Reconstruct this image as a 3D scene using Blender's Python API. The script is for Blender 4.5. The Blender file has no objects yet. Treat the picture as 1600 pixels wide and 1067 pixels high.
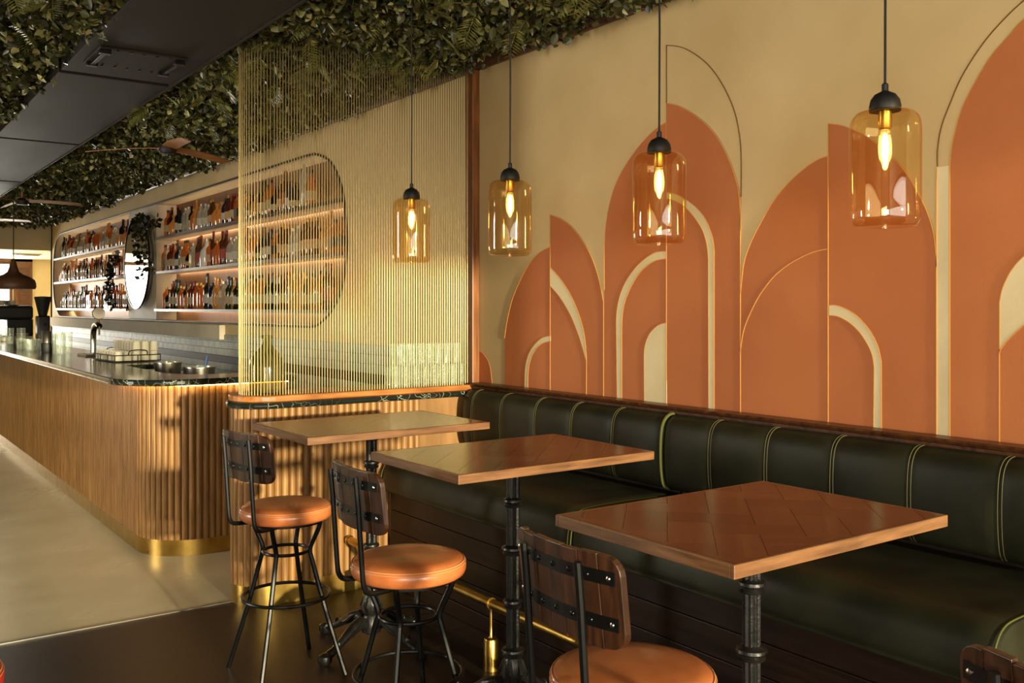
import bpy, math, random
import numpy as np
from mathutils import Vector, Matrix

random.seed(7)
RNG = np.random.default_rng(7)
PI = math.pi
SC = bpy.context.scene
COL = SC.collection

# ------------------------------------------------------------------ camera
CAM_H = 1.64
cam_data = bpy.data.cameras.new('camera')
cam = bpy.data.objects.new('camera', cam_data)
COL.objects.link(cam)
cam_data.sensor_width = 36.0
cam_data.lens = 1480.0 / 1600.0 * 36.0
cam_data.shift_y = -(533.5 - 479.5) / 1600.0
cam_data.clip_start = 0.05
cam_data.clip_end = 200
cam.location = (0, 0, CAM_H)
YAW = math.atan2(1068.0, 1480.0)
cam.rotation_euler = (PI / 2, 0, -YAW)
SC.camera = cam

# ------------------------------------------------------------------ world
world = bpy.data.worlds.new('daylight')
SC.world = world
world.use_nodes = True
bg = world.node_tree.nodes['Background']
bg.inputs[0].default_value = (1.0, 0.95, 0.86, 1)
bg.inputs[1].default_value = 2.2

# ------------------------------------------------------------------ exposure
SC.view_settings.view_transform = 'Standard'
SC.view_settings.look = 'None'
SC.view_settings.gamma = 1.0
SC.view_settings.use_curve_mapping = False
SC.view_settings.exposure = 0.25
SC.cycles.use_denoising = True
SC.cycles.max_bounces = 8
SC.cycles.diffuse_bounces = 4
SC.cycles.glossy_bounces = 4
SC.cycles.transparent_max_bounces = 24
SC.cycles.transmission_bounces = 4
SC.cycles.caustics_reflective = False
SC.cycles.caustics_refractive = False
SC.cycles.sample_clamp_indirect = 4.0


# ------------------------------------------------------------------ window daylight (one area light in each window opening)
def area(name, loc, target, sx, sy, power, color):
    d = bpy.data.lights.new(name, 'AREA')
    d.shape = 'RECTANGLE'; d.size = sx; d.size_y = sy
    d.energy = power; d.color = color
    o = bpy.data.objects.new(name, d); COL.objects.link(o)
    o.location = loc
    o.rotation_euler = (Vector(target) - Vector(loc)).to_track_quat('-Z', 'Y').to_euler()
    return o


WARM = (1.0, 0.90, 0.70)
area('daylight_front_corner', (-2.52, -2.15, 1.55), (-1.0, -2.15, 1.55), 2.3, 1.7, 225, WARM)
area('daylight_street', (.45, -3.42, 1.55), (.45, 0, 1.55), 5.5, 2.1, 110, (1.0, 0.90, 0.70))
sun_d = bpy.data.lights.new('low_sun', 'SUN'); sun_d.energy = 8.0; sun_d.color = (1.0, 0.84, 0.56); sun_d.angle = math.radians(1.6)
sun = bpy.data.objects.new('low_sun', sun_d); COL.objects.link(sun); sun.location = (1.5, -8, 3)
sun.rotation_euler = Vector((0.05, 1.0, -0.085)).to_track_quat('-Z', 'Y').to_euler()
area('daylight_side', (-2.52, 6.85, 1.75), (0, 6.85, 1.75), 0.8, 1.7, 105, (1.0, 0.92, 0.76))
area('daylight_far', (1.8, 22.9, 1.5), (1.8, 0, 1.5), 3.2, 2.2, 300, (1.0, 0.95, 0.82))

# ================================================================== helpers


def lin(c):
    return tuple(((v / 255.0) / 12.92 if v / 255.0 <= 0.04045 else ((v / 255.0 + 0.055) / 1.055) ** 2.4) for v in c)


class MB:
    def __init__(self):
        self.v = []; self.f = []

    def raw(self, vs, fs):
        n = len(self.v)
        self.v += [tuple(p) for p in vs]
        self.f += [tuple(i + n for i in f) for f in fs]
        return self

    def box(self, x0, x1, y0, y1, z0, z1):
        return self.raw([(x0, y0, z0), (x1, y0, z0), (x1, y1, z0), (x0, y1, z0), (x0, y0, z1), (x1, y0, z1), (x1, y1, z1), (x0, y1, z1)],
                        [(0, 3, 2, 1), (4, 5, 6, 7), (0, 1, 5, 4), (1, 2, 6, 5), (2, 3, 7, 6), (3, 0, 4, 7)])

    def lathe(self, prof, c=(0, 0, 0), n=24, cap=True):
        vs = []; fs = []
        for r, z in prof:
            for i in range(n):
                a = 2 * PI * i / n
                vs.append((c[0] + r * math.cos(a), c[1] + r * math.sin(a), c[2] + z))
        m = len(prof)
        for j in range(m - 1):
            for i in range(n):
                k = (i + 1) % n
                fs.append((j * n + i, j * n + k, (j + 1) * n + k, (j + 1) * n + i))
        if cap:
            fs.append(tuple(range(n - 1, -1, -1)))
            fs.append(tuple((m - 1) * n + i for i in range(n)))
        return self.raw(vs, fs)

    def tube(self, pts, r, n=8, closed=False, cap=True):
        P = [Vector(p) for p in pts]; m = len(P)
        rs = r if isinstance(r, (list, tuple)) else [r] * m
        T = []
        for i in range(m):
            if closed:
                t = P[(i + 1) % m] - P[i - 1]
            else:
                t = P[min(i + 1, m - 1)] - P[max(i - 1, 0)]
            T.append(t.normalized())
        ref = Vector((0, 0, 1)) if abs(T[0].z) < 0.9 else Vector((1, 0, 0))
        nrm = (ref - T[0] * ref.dot(T[0])).normalized()
        vs = []
        for i in range(m):
            nrm = nrm - T[i] * nrm.dot(T[i])
            if nrm.length < 1e-6:
                nrm = T[i].orthogonal()
            nrm.normalize()
            b = T[i].cross(nrm)
            for k in range(n):
                a = 2 * PI * k / n
                vs.append(P[i] + (nrm * math.cos(a) + b * math.sin(a)) * rs[i])
        fs = []
        for i in range(m if closed else m - 1):
            j = (i + 1) % m
            for k in range(n):
                l = (k + 1) % n
                fs.append((i * n + k, i * n + l, j * n + l, j * n + k))
        if cap and not closed:
            fs.append(tuple(range(n - 1, -1, -1)))
            fs.append(tuple((m - 1) * n + k for k in range(n)))
        return self.raw(vs, fs)

    def ring(self, c, R, r, n=32, k=8):
        return self.tube([(c[0] + R * math.cos(2 * PI * i / n), c[1] + R * math.sin(2 * PI * i / n), c[2]) for i in range(n)], r, k, closed=True)

    def prism_z(self, poly, z0, z1):
        n = len(poly)
        vs = [(x, y, z0) for x, y in poly] + [(x, y, z1) for x, y in poly]
        fs = [tuple(range(n - 1, -1, -1)), tuple(range(n, 2 * n))] + [(i, (i + 1) % n, n + (i + 1) % n, n + i) for i in range(n)]
        return self.raw(vs, fs)

    def prism_x(self, poly, x0, x1):
        n = len(poly)
        vs = [(x0, y, z) for y, z in poly] + [(x1, y, z) for y, z in poly]
        fs = [tuple(range(n - 1, -1, -1)), tuple(range(n, 2 * n))] + [(i, (i + 1) % n, n + (i + 1) % n, n + i) for i in range(n)]
        return self.raw(vs, fs)

    def loft(self, rows, cap=False, wrap=False):
        n = len(rows[0]); m = len(rows)
        vs = [p for r in rows for p in r]
        fs = []
        for j in range(m - 1):
            for i in range(n if wrap else n - 1):
                k = (i + 1) % n
                fs.append((j * n + i, j * n + k, (j + 1) * n + k, (j + 1) * n + i))
        if cap:
            fs.append(tuple(range(n - 1, -1, -1)))
            fs.append(tuple((m - 1) * n + i for i in range(n)))
        return self.raw(vs, fs)

    def xf(self, M, start=0):
        self.v[start:] = [tuple(M @ Vector(p)) for p in self.v[start:]]
        return self

    def mesh(self, name, smooth=False):
        me = bpy.data.meshes.new(name)
        me.from_pydata([tuple(p) for p in self.v], [], self.f)
        import bmesh
        bm = bmesh.new(); bm.from_mesh(me)
        bmesh.ops.recalc_face_normals(bm, faces=bm.faces)
        bm.to_mesh(me); bm.free()
        if smooth:
            me.polygons.foreach_set('use_smooth', [True] * len(me.polygons))
            me.set_sharp_from_angle(angle=math.radians(42))
        me.update()
        return me

    def build(self, name, mat, parent=None, smooth=False, bevel=0.0, loc=None, rot=None):
        return place(name, self.mesh(name, smooth), mat, parent, loc, rot, bevel)


def place(name, me, mat, parent=None, loc=None, rot=None, bevel=0.0):
    o = bpy.data.objects.new(name, me); COL.objects.link(o)
    if mat is not None:
        if len(me.materials) == 0:
            me.materials.append(mat)
        elif me.materials[0] != mat:
            o.material_slots[0].link = 'OBJECT'; o.material_slots[0].material = mat
    if parent is not None:
        o.parent = parent
    if loc is not None:
        o.location = loc
    if rot is not None:
        o.rotation_euler = rot
    if bevel:
        b = o.modifiers.new('bevel', 'BEVEL'); b.width = bevel; b.segments = 2; b.limit_method = 'ANGLE'
    return o


def tag(o, label=None, cat=None, group=None, kind=None):
    if label: o['label'] = label
    if cat: o['category'] = cat
    if group: o['group'] = group
    if kind: o['kind'] = kind
    return o


def thing(name, label, cat, loc=(0, 0, 0), rz=0.0, group=None):
    o = bpy.data.objects.new(name, None); COL.objects.link(o)
    o.location = loc; o.rotation_euler = (0, 0, rz); o.empty_display_size = 0.05
    return tag(o, label, cat, group)


def struct(o, label=None):
    return tag(o, label, None, None, 'structure')


def copy_tree(o, parent=None):
    kids = [c for c in o.children]
    c = o.copy(); COL.objects.link(c)
    if parent is not None:
        c.parent = parent
    for k in kids:
        copy_tree(k, c)
    return c


def spline(pts, sub=6):
    P = [np.array(p, float) for p in pts]
    out = []
    for i in range(len(P) - 1):
        p0 = P[max(i - 1, 0)]; p1 = P[i]; p2 = P[i + 1]; p3 = P[min(i + 2, len(P) - 1)]
        for s in range(sub):
            t = s / sub
            out.append(tuple(0.5 * (2 * p1 + (p2 - p0) * t + (2 * p0 - 5 * p1 + 4 * p2 - p3) * t * t + (3 * p1 - p0 - 3 * p2 + p3) * t ** 3)))
    out.append(tuple(P[-1]))
    return out


# ------------------------------------------------------------------ materials
def new_mat(name):
    m = bpy.data.materials.new(name); m.use_nodes = True
    nt = m.node_tree
    return m, nt, nt.nodes['Principled BSDF']


def N(nt, t, **kw):
    n = nt.nodes.new(t)
    for k, v in kw.items():
        setattr(n, k, v)
    return n


def plain(name, rgb, rough=0.5, metal=0.0, spec=0.5, coat=0.0):
    m, nt, b = new_mat(name)
    b.inputs['Base Color'].default_value = (*lin(rgb), 1)
    b.inputs['Roughness'].default_value = rough
    b.inputs['Metallic'].default_value = metal
    b.inputs['Specular IOR Level'].default_value = spec
    b.inputs['Coat Weight'].default_value = coat
    return m


def noisy(name, c1, c2, scale=(5, 5, 5), nscale=3.0, detail=5.0, rough=(0.4, 0.55), metal=0.0, bump=0.0, bscale=80.0, spec=0.5, coat=0.0,
          lo=0.3, hi=0.7, coord='Object', rnd=0.0, distortion=0.0, bdist=0.01):
    m, nt, b = new_mat(name)
    tc = N(nt, 'ShaderNodeTexCoord'); mp = N(nt, 'ShaderNodeMapping')
    mp.inputs['Scale'].default_value = scale
    nt.links.new(tc.outputs[coord], mp.inputs['Vector'])
    vec = mp.outputs['Vector']
    if rnd:
        oi = N(nt, 'ShaderNodeObjectInfo'); ad = N(nt, 'ShaderNodeVectorMath', operation='ADD'); ml = N(nt, 'ShaderNodeMath', operation='MULTIPLY')
        ml.inputs[1].default_value = 37.0
        nt.links.new(oi.outputs['Random'], ml.inputs[0]); nt.links.new(vec, ad.inputs[0]); nt.links.new(ml.outputs[0], ad.inputs[1])
        vec = ad.outputs[0]
    no = N(nt, 'ShaderNodeTexNoise'); no.inputs['Scale'].default_value = nscale; no.inputs['Detail'].default_value = detail
    no.inputs['Distortion'].default_value = distortion
    nt.links.new(vec, no.inputs['Vector'])
    rp = N(nt, 'ShaderNodeValToRGB')
    rp.color_ramp.elements[0].position = lo; rp.color_ramp.elements[0].color = (*lin(c1), 1)
    rp.color_ramp.elements[1].position = hi; rp.color_ramp.elements[1].color = (*lin(c2), 1)
    nt.links.new(no.outputs['Fac'], rp.inputs['Fac'])
    col = rp.outputs['Color']
    if rnd:
        mr = N(nt, 'ShaderNodeMapRange'); mr.inputs['To Min'].default_value = 1 - rnd; mr.inputs['To Max'].default_value = 1 + rnd
        nt.links.new(oi.outputs['Random'], mr.inputs['Value'])
        vm = N(nt, 'ShaderNodeVectorMath', operation='SCALE')
        nt.links.new(col, vm.inputs[0]); nt.links.new(mr.outputs[0], vm.inputs['Scale'])
        col = vm.outputs[0]
    nt.links.new(col, b.inputs['Base Color'])
    r2 = N(nt, 'ShaderNodeMapRange'); r2.inputs['To Min'].default_value = rough[0]; r2.inputs['To Max'].default_value = rough[1]
    nt.links.new(no.outputs['Fac'], r2.inputs['Value']); nt.links.new(r2.outputs[0], b.inputs['Roughness'])
    b.inputs['Metallic'].default_value = metal
    b.inputs['Specular IOR Level'].default_value = spec
    b.inputs['Coat Weight'].default_value = coat
    if bump:
        n2 = N(nt, 'ShaderNodeTexNoise'); n2.inputs['Scale'].default_value = bscale; n2.inputs['Detail'].default_value = 3
        nt.links.new(tc.outputs[coord], n2.inputs['Vector'])
        bp = N(nt, 'ShaderNodeBump'); bp.inputs['Strength'].default_value = bump; bp.inputs['Distance'].default_value = bdist
        nt.links.new(n2.outputs['Fac'], bp.inputs['Height']); nt.links.new(bp.outputs[0], b.inputs['Normal'])
    return m


def marble_mat(name):
    m, nt, b = new_mat(name)
    tc = N(nt, 'ShaderNodeTexCoord')
    n1 = N(nt, 'ShaderNodeTexNoise'); n1.inputs['Scale'].default_value = 4.0; n1.inputs['Detail'].default_value = 4
    nt.links.new(tc.outputs['Object'], n1.inputs['Vector'])
    mx = N(nt, 'ShaderNodeVectorMath', operation='MULTIPLY_ADD'); mx.inputs[1].default_value = (0.35, 0.35, 0.35)
    nt.links.new(n1.outputs['Color'], mx.inputs[0]); nt.links.new(tc.outputs['Object'], mx.inputs[2])
    vo = N(nt, 'ShaderNodeTexVoronoi', feature='DISTANCE_TO_EDGE'); vo.inputs['Scale'].default_value = 13.0
    nt.links.new(mx.outputs[0], vo.inputs['Vector'])
    rp = N(nt, 'ShaderNodeValToRGB')
    rp.color_ramp.elements[0].position = 0.0; rp.color_ramp.elements[0].color = (*lin((185, 190, 170)), 1)
    rp.color_ramp.elements[1].position = 0.022; rp.color_ramp.elements[1].color = (*lin((22, 27, 24)), 1)
    nt.links.new(vo.outputs['Distance'], rp.inputs['Fac'])
    n3 = N(nt, 'ShaderNodeTexNoise'); n3.inputs['Scale'].default_value = 3.0
    nt.links.new(tc.outputs['Object'], n3.inputs['Vector'])
    r3 = N(nt, 'ShaderNodeValToRGB'); r3.color_ramp.elements[0].position = 0.42; r3.color_ramp.elements[1].position = 0.6
    nt.links.new(n3.outputs['Fac'], r3.inputs['Fac'])
    mix = N(nt, 'ShaderNodeMix', data_type='RGBA'); mix.inputs[6].default_value = (*lin((24, 30, 27)), 1)
    nt.links.new(r3.outputs['Color'], mix.inputs[0]); nt.links.new(rp.outputs['Color'], mix.inputs[7])
    nt.links.new(mix.outputs[2], b.inputs['Base Color'])
    b.inputs['Roughness'].default_value = 0.16
    return m


def thin_glass(name, rgb, gloss_rough=0.02, body=0.0, ior=1.45):
    m, nt, b = new_mat(name)
    out = nt.nodes['Material Output']
    tr = N(nt, 'ShaderNodeBsdfTransparent'); tr.inputs['Color'].default_value = (*lin(rgb), 1)
    gl = N(nt, 'ShaderNodeBsdfGlossy'); gl.inputs['Roughness'].default_value = gloss_rough
    gl.inputs['Color'].default_value = (1, 1, 1, 1)
    fr = N(nt, 'ShaderNodeFresnel')
    ge = N(nt, 'ShaderNodeNewGeometry'); im = N(nt, 'ShaderNodeMapRange')     # a thin sheet reflects alike from both sides
    im.inputs['To Min'].default_value = ior; im.inputs['To Max'].default_value = 1.0 / ior
    nt.links.new(ge.outputs['Backfacing'], im.inputs['Value']); nt.links.new(im.outputs[0], fr.inputs['IOR'])
    base = tr.outputs[0]
    if body:
        b.inputs['Base Color'].default_value = (*lin(rgb), 1); b.inputs['Roughness'].default_value = 0.12
        mb = N(nt, 'ShaderNodeMixShader'); mb.inputs[0].default_value = body
        nt.links.new(tr.outputs[0], mb.inputs[1]); nt.links.new(b.outputs[0], mb.inputs[2])
        base = mb.outputs[0]
    mx = N(nt, 'ShaderNodeMixShader')
    nt.links.new(fr.outputs[0], mx.inputs[0]); nt.links.new(base, mx.inputs[1]); nt.links.new(gl.outputs[0], mx.inputs[2])
    nt.links.new(mx.outputs[0], out.inputs['Surface'])
    return m


def emit(name, rgb, strength):
    m, nt, b = new_mat(name)
    b.inputs['Base Color'].default_value = (*lin(rgb), 1)
    b.inputs['Emission Color'].default_value = (*lin(rgb), 1)
    b.inputs['Emission Strength'].default_value = strength
    return m


def leaf_mat(name, c1, c2, c3):
    m, nt, b = new_mat(name)
    ge = N(nt, 'ShaderNodeNewGeometry')
    rp = N(nt, 'ShaderNodeValToRGB')
    rp.color_ramp.elements[0].position = 0.0; rp.color_ramp.elements[0].color = (*lin(c1), 1)
    rp.color_ramp.elements[1].position = 1.0; rp.color_ramp.elements[1].color = (*lin(c3), 1)
    e = rp.color_ramp.elements.new(0.72); e.color = (*lin(c2), 1)
    nt.links.new(ge.outputs['Random Per Island'], rp.inputs['Fac'])
    nt.links.new(rp.outputs['Color'], b.inputs['Base Color'])
    b.inputs['Roughness'].default_value = 0.36
    b.inputs['Specular IOR Level'].default_value = 0.5
    return m


M = {}
M['floor_dark'] = noisy('dark_floor_boards', (28, 20, 16), (50, 37, 28), (1.2, 9, 1), 2.2, 6, (0.34, 0.5), bump=0.05, bscale=60, spec=0.28)
M['floor_concrete'] = noisy('polished_concrete', (176, 164, 134), (204, 192, 160), (1, 1, 1), 1.6, 8, (0.2, 0.32), bump=0.015, bscale=40, spec=0.6, lo=0.2, hi=0.85)
M['plaster'] = noisy('cream_plaster', (196, 170, 122), (212, 187, 140), (1, 1, 1), 1.8, 7, (0.7, 0.85), bump=0.12, bscale=140, spec=0.25, bdist=0.004)
M['mural_cream'] = noisy('cream_mural_paint', (212, 194, 152), (226, 210, 170), (1, 1, 1), 3, 5, (0.65, 0.8), bump=0.12, bscale=160, spec=0.25, bdist=0.004)
M['terracotta'] = noisy('terracotta_mural_paint', (176, 104, 62), (188, 115, 70), (1, 1, 1), 2.2, 6, (0.65, 0.8), bump=0.14, bscale=170, spec=0.25, bdist=0.004)
M['gold_line'] = plain('gold_paint', (205, 150, 75), 0.45, 0.35)
M['brown_line'] = plain('brown_gold_paint', (120, 84, 36), 0.5, 0.3)
M['trim_wood'] = noisy('dark_trim_wood', (52, 28, 15), (98, 58, 30), (2, 14, 14), 3, 6, (0.3, 0.45), spec=0.5)
M['post_wood'] = noisy('brown_post_wood', (96, 56, 28), (140, 88, 46), (14, 14, 1.5), 3, 6, (0.3, 0.45))
M['oak'] = noisy('honey_oak_reeding', (118, 80, 40), (158, 117, 66), (18, 18, 1.6), 2.5, 6, (0.36, 0.5), rnd=0.13, spec=0.45)
M['oak_core'] = noisy('oak_backing', (120, 84, 42), (150, 108, 58), (8, 8, 1.6), 2.5, 5, (0.5, 0.6))
M['sill_wood'] = noisy('oak_sill', (136, 82, 36), (178, 116, 58), (2, 14, 14), 3, 6, (0.25, 0.4))
M['brass'] = noisy('brushed_brass', (176, 142, 70), (206, 172, 96), (3, 3, 3), 3, 4, (0.24, 0.36), metal=1.0)
M['rod_brass'] = plain('brass_rod', (152, 132, 88), 0.36, 1.0)
M['marble'] = marble_mat('black_veined_marble')
M['steel'] = plain('stainless_steel', (170, 165, 155), 0.28, 1.0)
M['chrome'] = plain('chrome', (215, 212, 205), 0.08, 1.0)
M['black_metal'] = plain('black_steel_tube', (24, 24, 25), 0.33, 0.6)
M['cast_iron'] = noisy('black_cast_iron', (18, 18, 18), (34, 33, 32), (4, 4, 4), 6, 4, (0.25, 0.4), metal=0.3, bump=0.15, bscale=120)
M['black_matte'] = plain('matt_black', (20, 18, 17), 0.55)
M['tan_leather'] = noisy('tan_leather', (164, 90, 48), (190, 112, 64), (3, 3, 3), 3, 5, (0.26, 0.38), bump=0.05, bscale=220, bdist=0.003, coat=0.15)
M['tan_stitch'] = plain('tan_stitching', (204, 142, 92), 0.6)
M['green_leather'] = noisy('dark_green_leather', (20, 22, 14), (38, 39, 24), (2, 2, 2), 2.5, 7, (0.38, 0.56), bump=0.08, bscale=160, bdist=0.003, spec=0.25)
M['green_piping'] = plain('olive_piping', (80, 82, 40), 0.45)
M['stitch'] = plain('pale_green_stitching', (94, 88, 52), 0.6)
M['plank_dark'] = noisy('dark_stained_boards', (18, 10, 6), (36, 21, 13), (3, 1.2, 18), 3, 6, (0.4, 0.5), rnd=0.12, spec=0.2)
M['slat_wood'] = noisy('dark_walnut_slats', (28, 14, 7), (68, 38, 20), (22, 22, 2), 3, 6, (0.3, 0.45), rnd=0.2)
M['parquet_x'] = noisy('walnut_parquet', (60, 32, 22), (94, 53, 35), (1.6, 26, 8), 2.5, 7, (0.17, 0.25), rnd=0.4, spec=0.22)
M['table_edge'] = noisy('table_lipping', (92, 60, 38), (128, 89, 57), (2.5, 2.5, 26), 3, 6, (0.3, 0.45))
M['table_core'] = plain('table_underside', (60, 34, 20), 0.6)
M['tile'] = noisy('glazed_white_tile', (150, 156, 144), (178, 182, 168), (3, 3, 3), 3, 3, (0.42, 0.55), spec=0.15, rnd=0.1, bump=0.25, bscale=14, bdist=0.01)
M['grout'] = plain('dark_grout', (44, 38, 32), 0.8)
M['band'] = noisy('dark_tile_band', (40, 26, 22), (58, 38, 32), (4, 4, 4), 3, 3, (0.5, 0.6), spec=0.2)
M['niche'] = noisy('niche_plaster', (186, 170, 146), (208, 192, 168), (1, 1, 1), 2.5, 6, (0.5, 0.7), bump=0.08, bscale=60)
M['niche_dark'] = noisy('niche_back_panel', (96, 66, 44), (122, 88, 60), (1, 6, 1), 2.5, 6, (0.4, 0.55))
M['shelf'] = noisy('shelf_board', (170, 152, 132), (196, 178, 156), (1, 3, 1), 3, 5, (0.35, 0.5))
M['shelf_edge'] = plain('dark_shelf_edge', (46, 36, 28), 0.35, 0.4)
M['white_panel'] = noisy('cream_panel', (196, 184, 160), (208, 196, 172), (1, 1, 1), 2, 4, (0.8, 0.9), spec=0.15)
M['ceiling_dark'] = noisy('dark_ceiling_board', (27, 23, 20), (38, 33, 28), (2, 0.6, 1), 2, 5, (0.6, 0.72), spec=0.3)
M['ceiling_black'] = plain('black_ceiling', (22, 20, 18), 0.8)
M['leaf'] = leaf_mat('artificial_ivy', (26, 31, 15), (76, 80, 40), (172, 166, 106))
M['leaf_fern'] = leaf_mat('artificial_fern', (84, 90, 42), (122, 124, 62), (164, 158, 92))
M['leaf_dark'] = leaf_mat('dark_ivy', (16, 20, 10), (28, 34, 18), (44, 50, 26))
M['stem'] = plain('brown_stem', (58, 48, 28), 0.7)
M['fan_wood'] = noisy('fan_blade_wood', (148, 96, 50), (180, 124, 72), (2, 12, 12), 3, 5, (0.4, 0.5))
M['amber_glass'] = thin_glass('amber_glass', (252, 236, 200), 0.015, 0.0, 1.75)
M['bulb_glass'] = emit('bulb_filament', (255, 190, 100), 170.0)
M['clear_glass'] = thin_glass('clear_glass', (247, 250, 246), 0.03, 0.08, 1.55)
M['window_glass'] = thin_glass('window_glass', (250, 252, 250), 0.02, 0.0, 1.45)
M['green_glass'] = thin_glass('olive_glass', (170, 160, 104), 0.03, 0.12, 1.5)
M['mirror'] = plain('mirror_glass', (225, 228, 226), 0.015, 1.0)
M['led'] = emit('led_strip', (255, 200, 118), 26.0)
M['led_shelf'] = emit('shelf_led_strip', (255, 224, 172), 10.0)
M['wood_frame'] = noisy('brown_window_frame', (84, 50, 28), (116, 74, 42), (8, 8, 1.5), 3, 5, (0.4, 0.5))
M['dome'] = noisy('brown_lamp_dome', (86, 54, 34), (108, 72, 48), (3, 3, 3), 3, 4, (0.4, 0.5))
M['cream_wall'] = noisy('plain_cream_wall', (206, 190, 150), (216, 200, 162), (1, 1, 1), 2, 4, (0.7, 0.8))
M['red'] = plain('red_leather', (176, 44, 36), 0.4)
M['blue'] = plain('blue_plastic', (52, 74, 120), 0.4)
M['cup'] = plain('white_china', (214, 206, 190), 0.25)

# ================================================================== the setting
WX = 3.35           # mural wall plane
CZ = 3.2            # ceiling underside
YB, YF, XL = -3.5, 23.0, -2.6

o = MB().box(XL, WX + .3, YB, 5.19, -0.05, 0).build('floor', M['floor_dark']); struct(o, 'dark brown timber floor under the high tables')
o = MB().box(XL, 4.6, 5.19, YF, -0.05, 0).build('floor', M['floor_concrete']); struct(o, 'polished warm grey concrete floor in front of the bar')
o = MB().box(XL, 1.86, 5.183, 5.197, 0, 0.004).build('trim_1', M['steel']); struct(o, 'thin metal strip where dark floor meets concrete')
o = MB().box(XL, 4.6, YB, YF, CZ + .1, CZ + .2).build('ceiling', M['ceiling_black']); struct(o, 'black ceiling above the hanging greenery')
ceiling = o

# niche outline in wall coordinates (y, z)
NR = spline([(7.66, 2.945), (7.439, 2.925), (7.151, 2.81), (6.949, 2.553), (6.88, 2.162), (6.949, 1.832), (7.151, 1.616), (7.439, 1.488), (7.66, 1.47)], 5)
NL = [(25.88 - y, z) for y, z in reversed(NR)]
NICHE = NR + NL       # closed loop


def wall_with_hole():
    import bmesh
    bm = bmesh.new()
    outer = [(YB, 0), (19.3, 0), (19.3, CZ + .1), (YB, CZ + .1)]
    for loop in (outer, NICHE):
        vs = [bm.verts.new((WX, y, z)) for y, z in loop]
        for i in range(len(vs)):
            bm.edges.new((vs[i], vs[(i + 1) % len(vs)]))
    bmesh.ops.triangle_fill(bm, use_beauty=True, edges=bm.edges[:], normal=(-1, 0, 0))
    me = bpy.data.meshes.new('wall_right'); bm.to_mesh(me); bm.free()
    return me


wall = place('wall_right', wall_with_hole(), M['plaster'])
struct(wall, 'cream plaster wall with terracotta arches mural and long shelf niche')
# niche interior: sides and back
ND = 0.27
o = MB().loft([[(WX - .004, y, z) for y, z in NICHE + NICHE[:1]], [(WX + ND, y, z) for y, z in NICHE + NICHE[:1]]]).build('niche_lining', M['niche'], wall, True)
o = MB().raw([(WX + ND, y, z) for y, z in NICHE], [tuple(range(len(NICHE)))]).build('niche_back', M['niche_dark'], wall)
o = MB().tube([(WX - .006, y, z) for y, z in NICHE], 0.011, 6, closed=True).build('niche_frame', M['black_matte'], wall, True)

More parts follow.
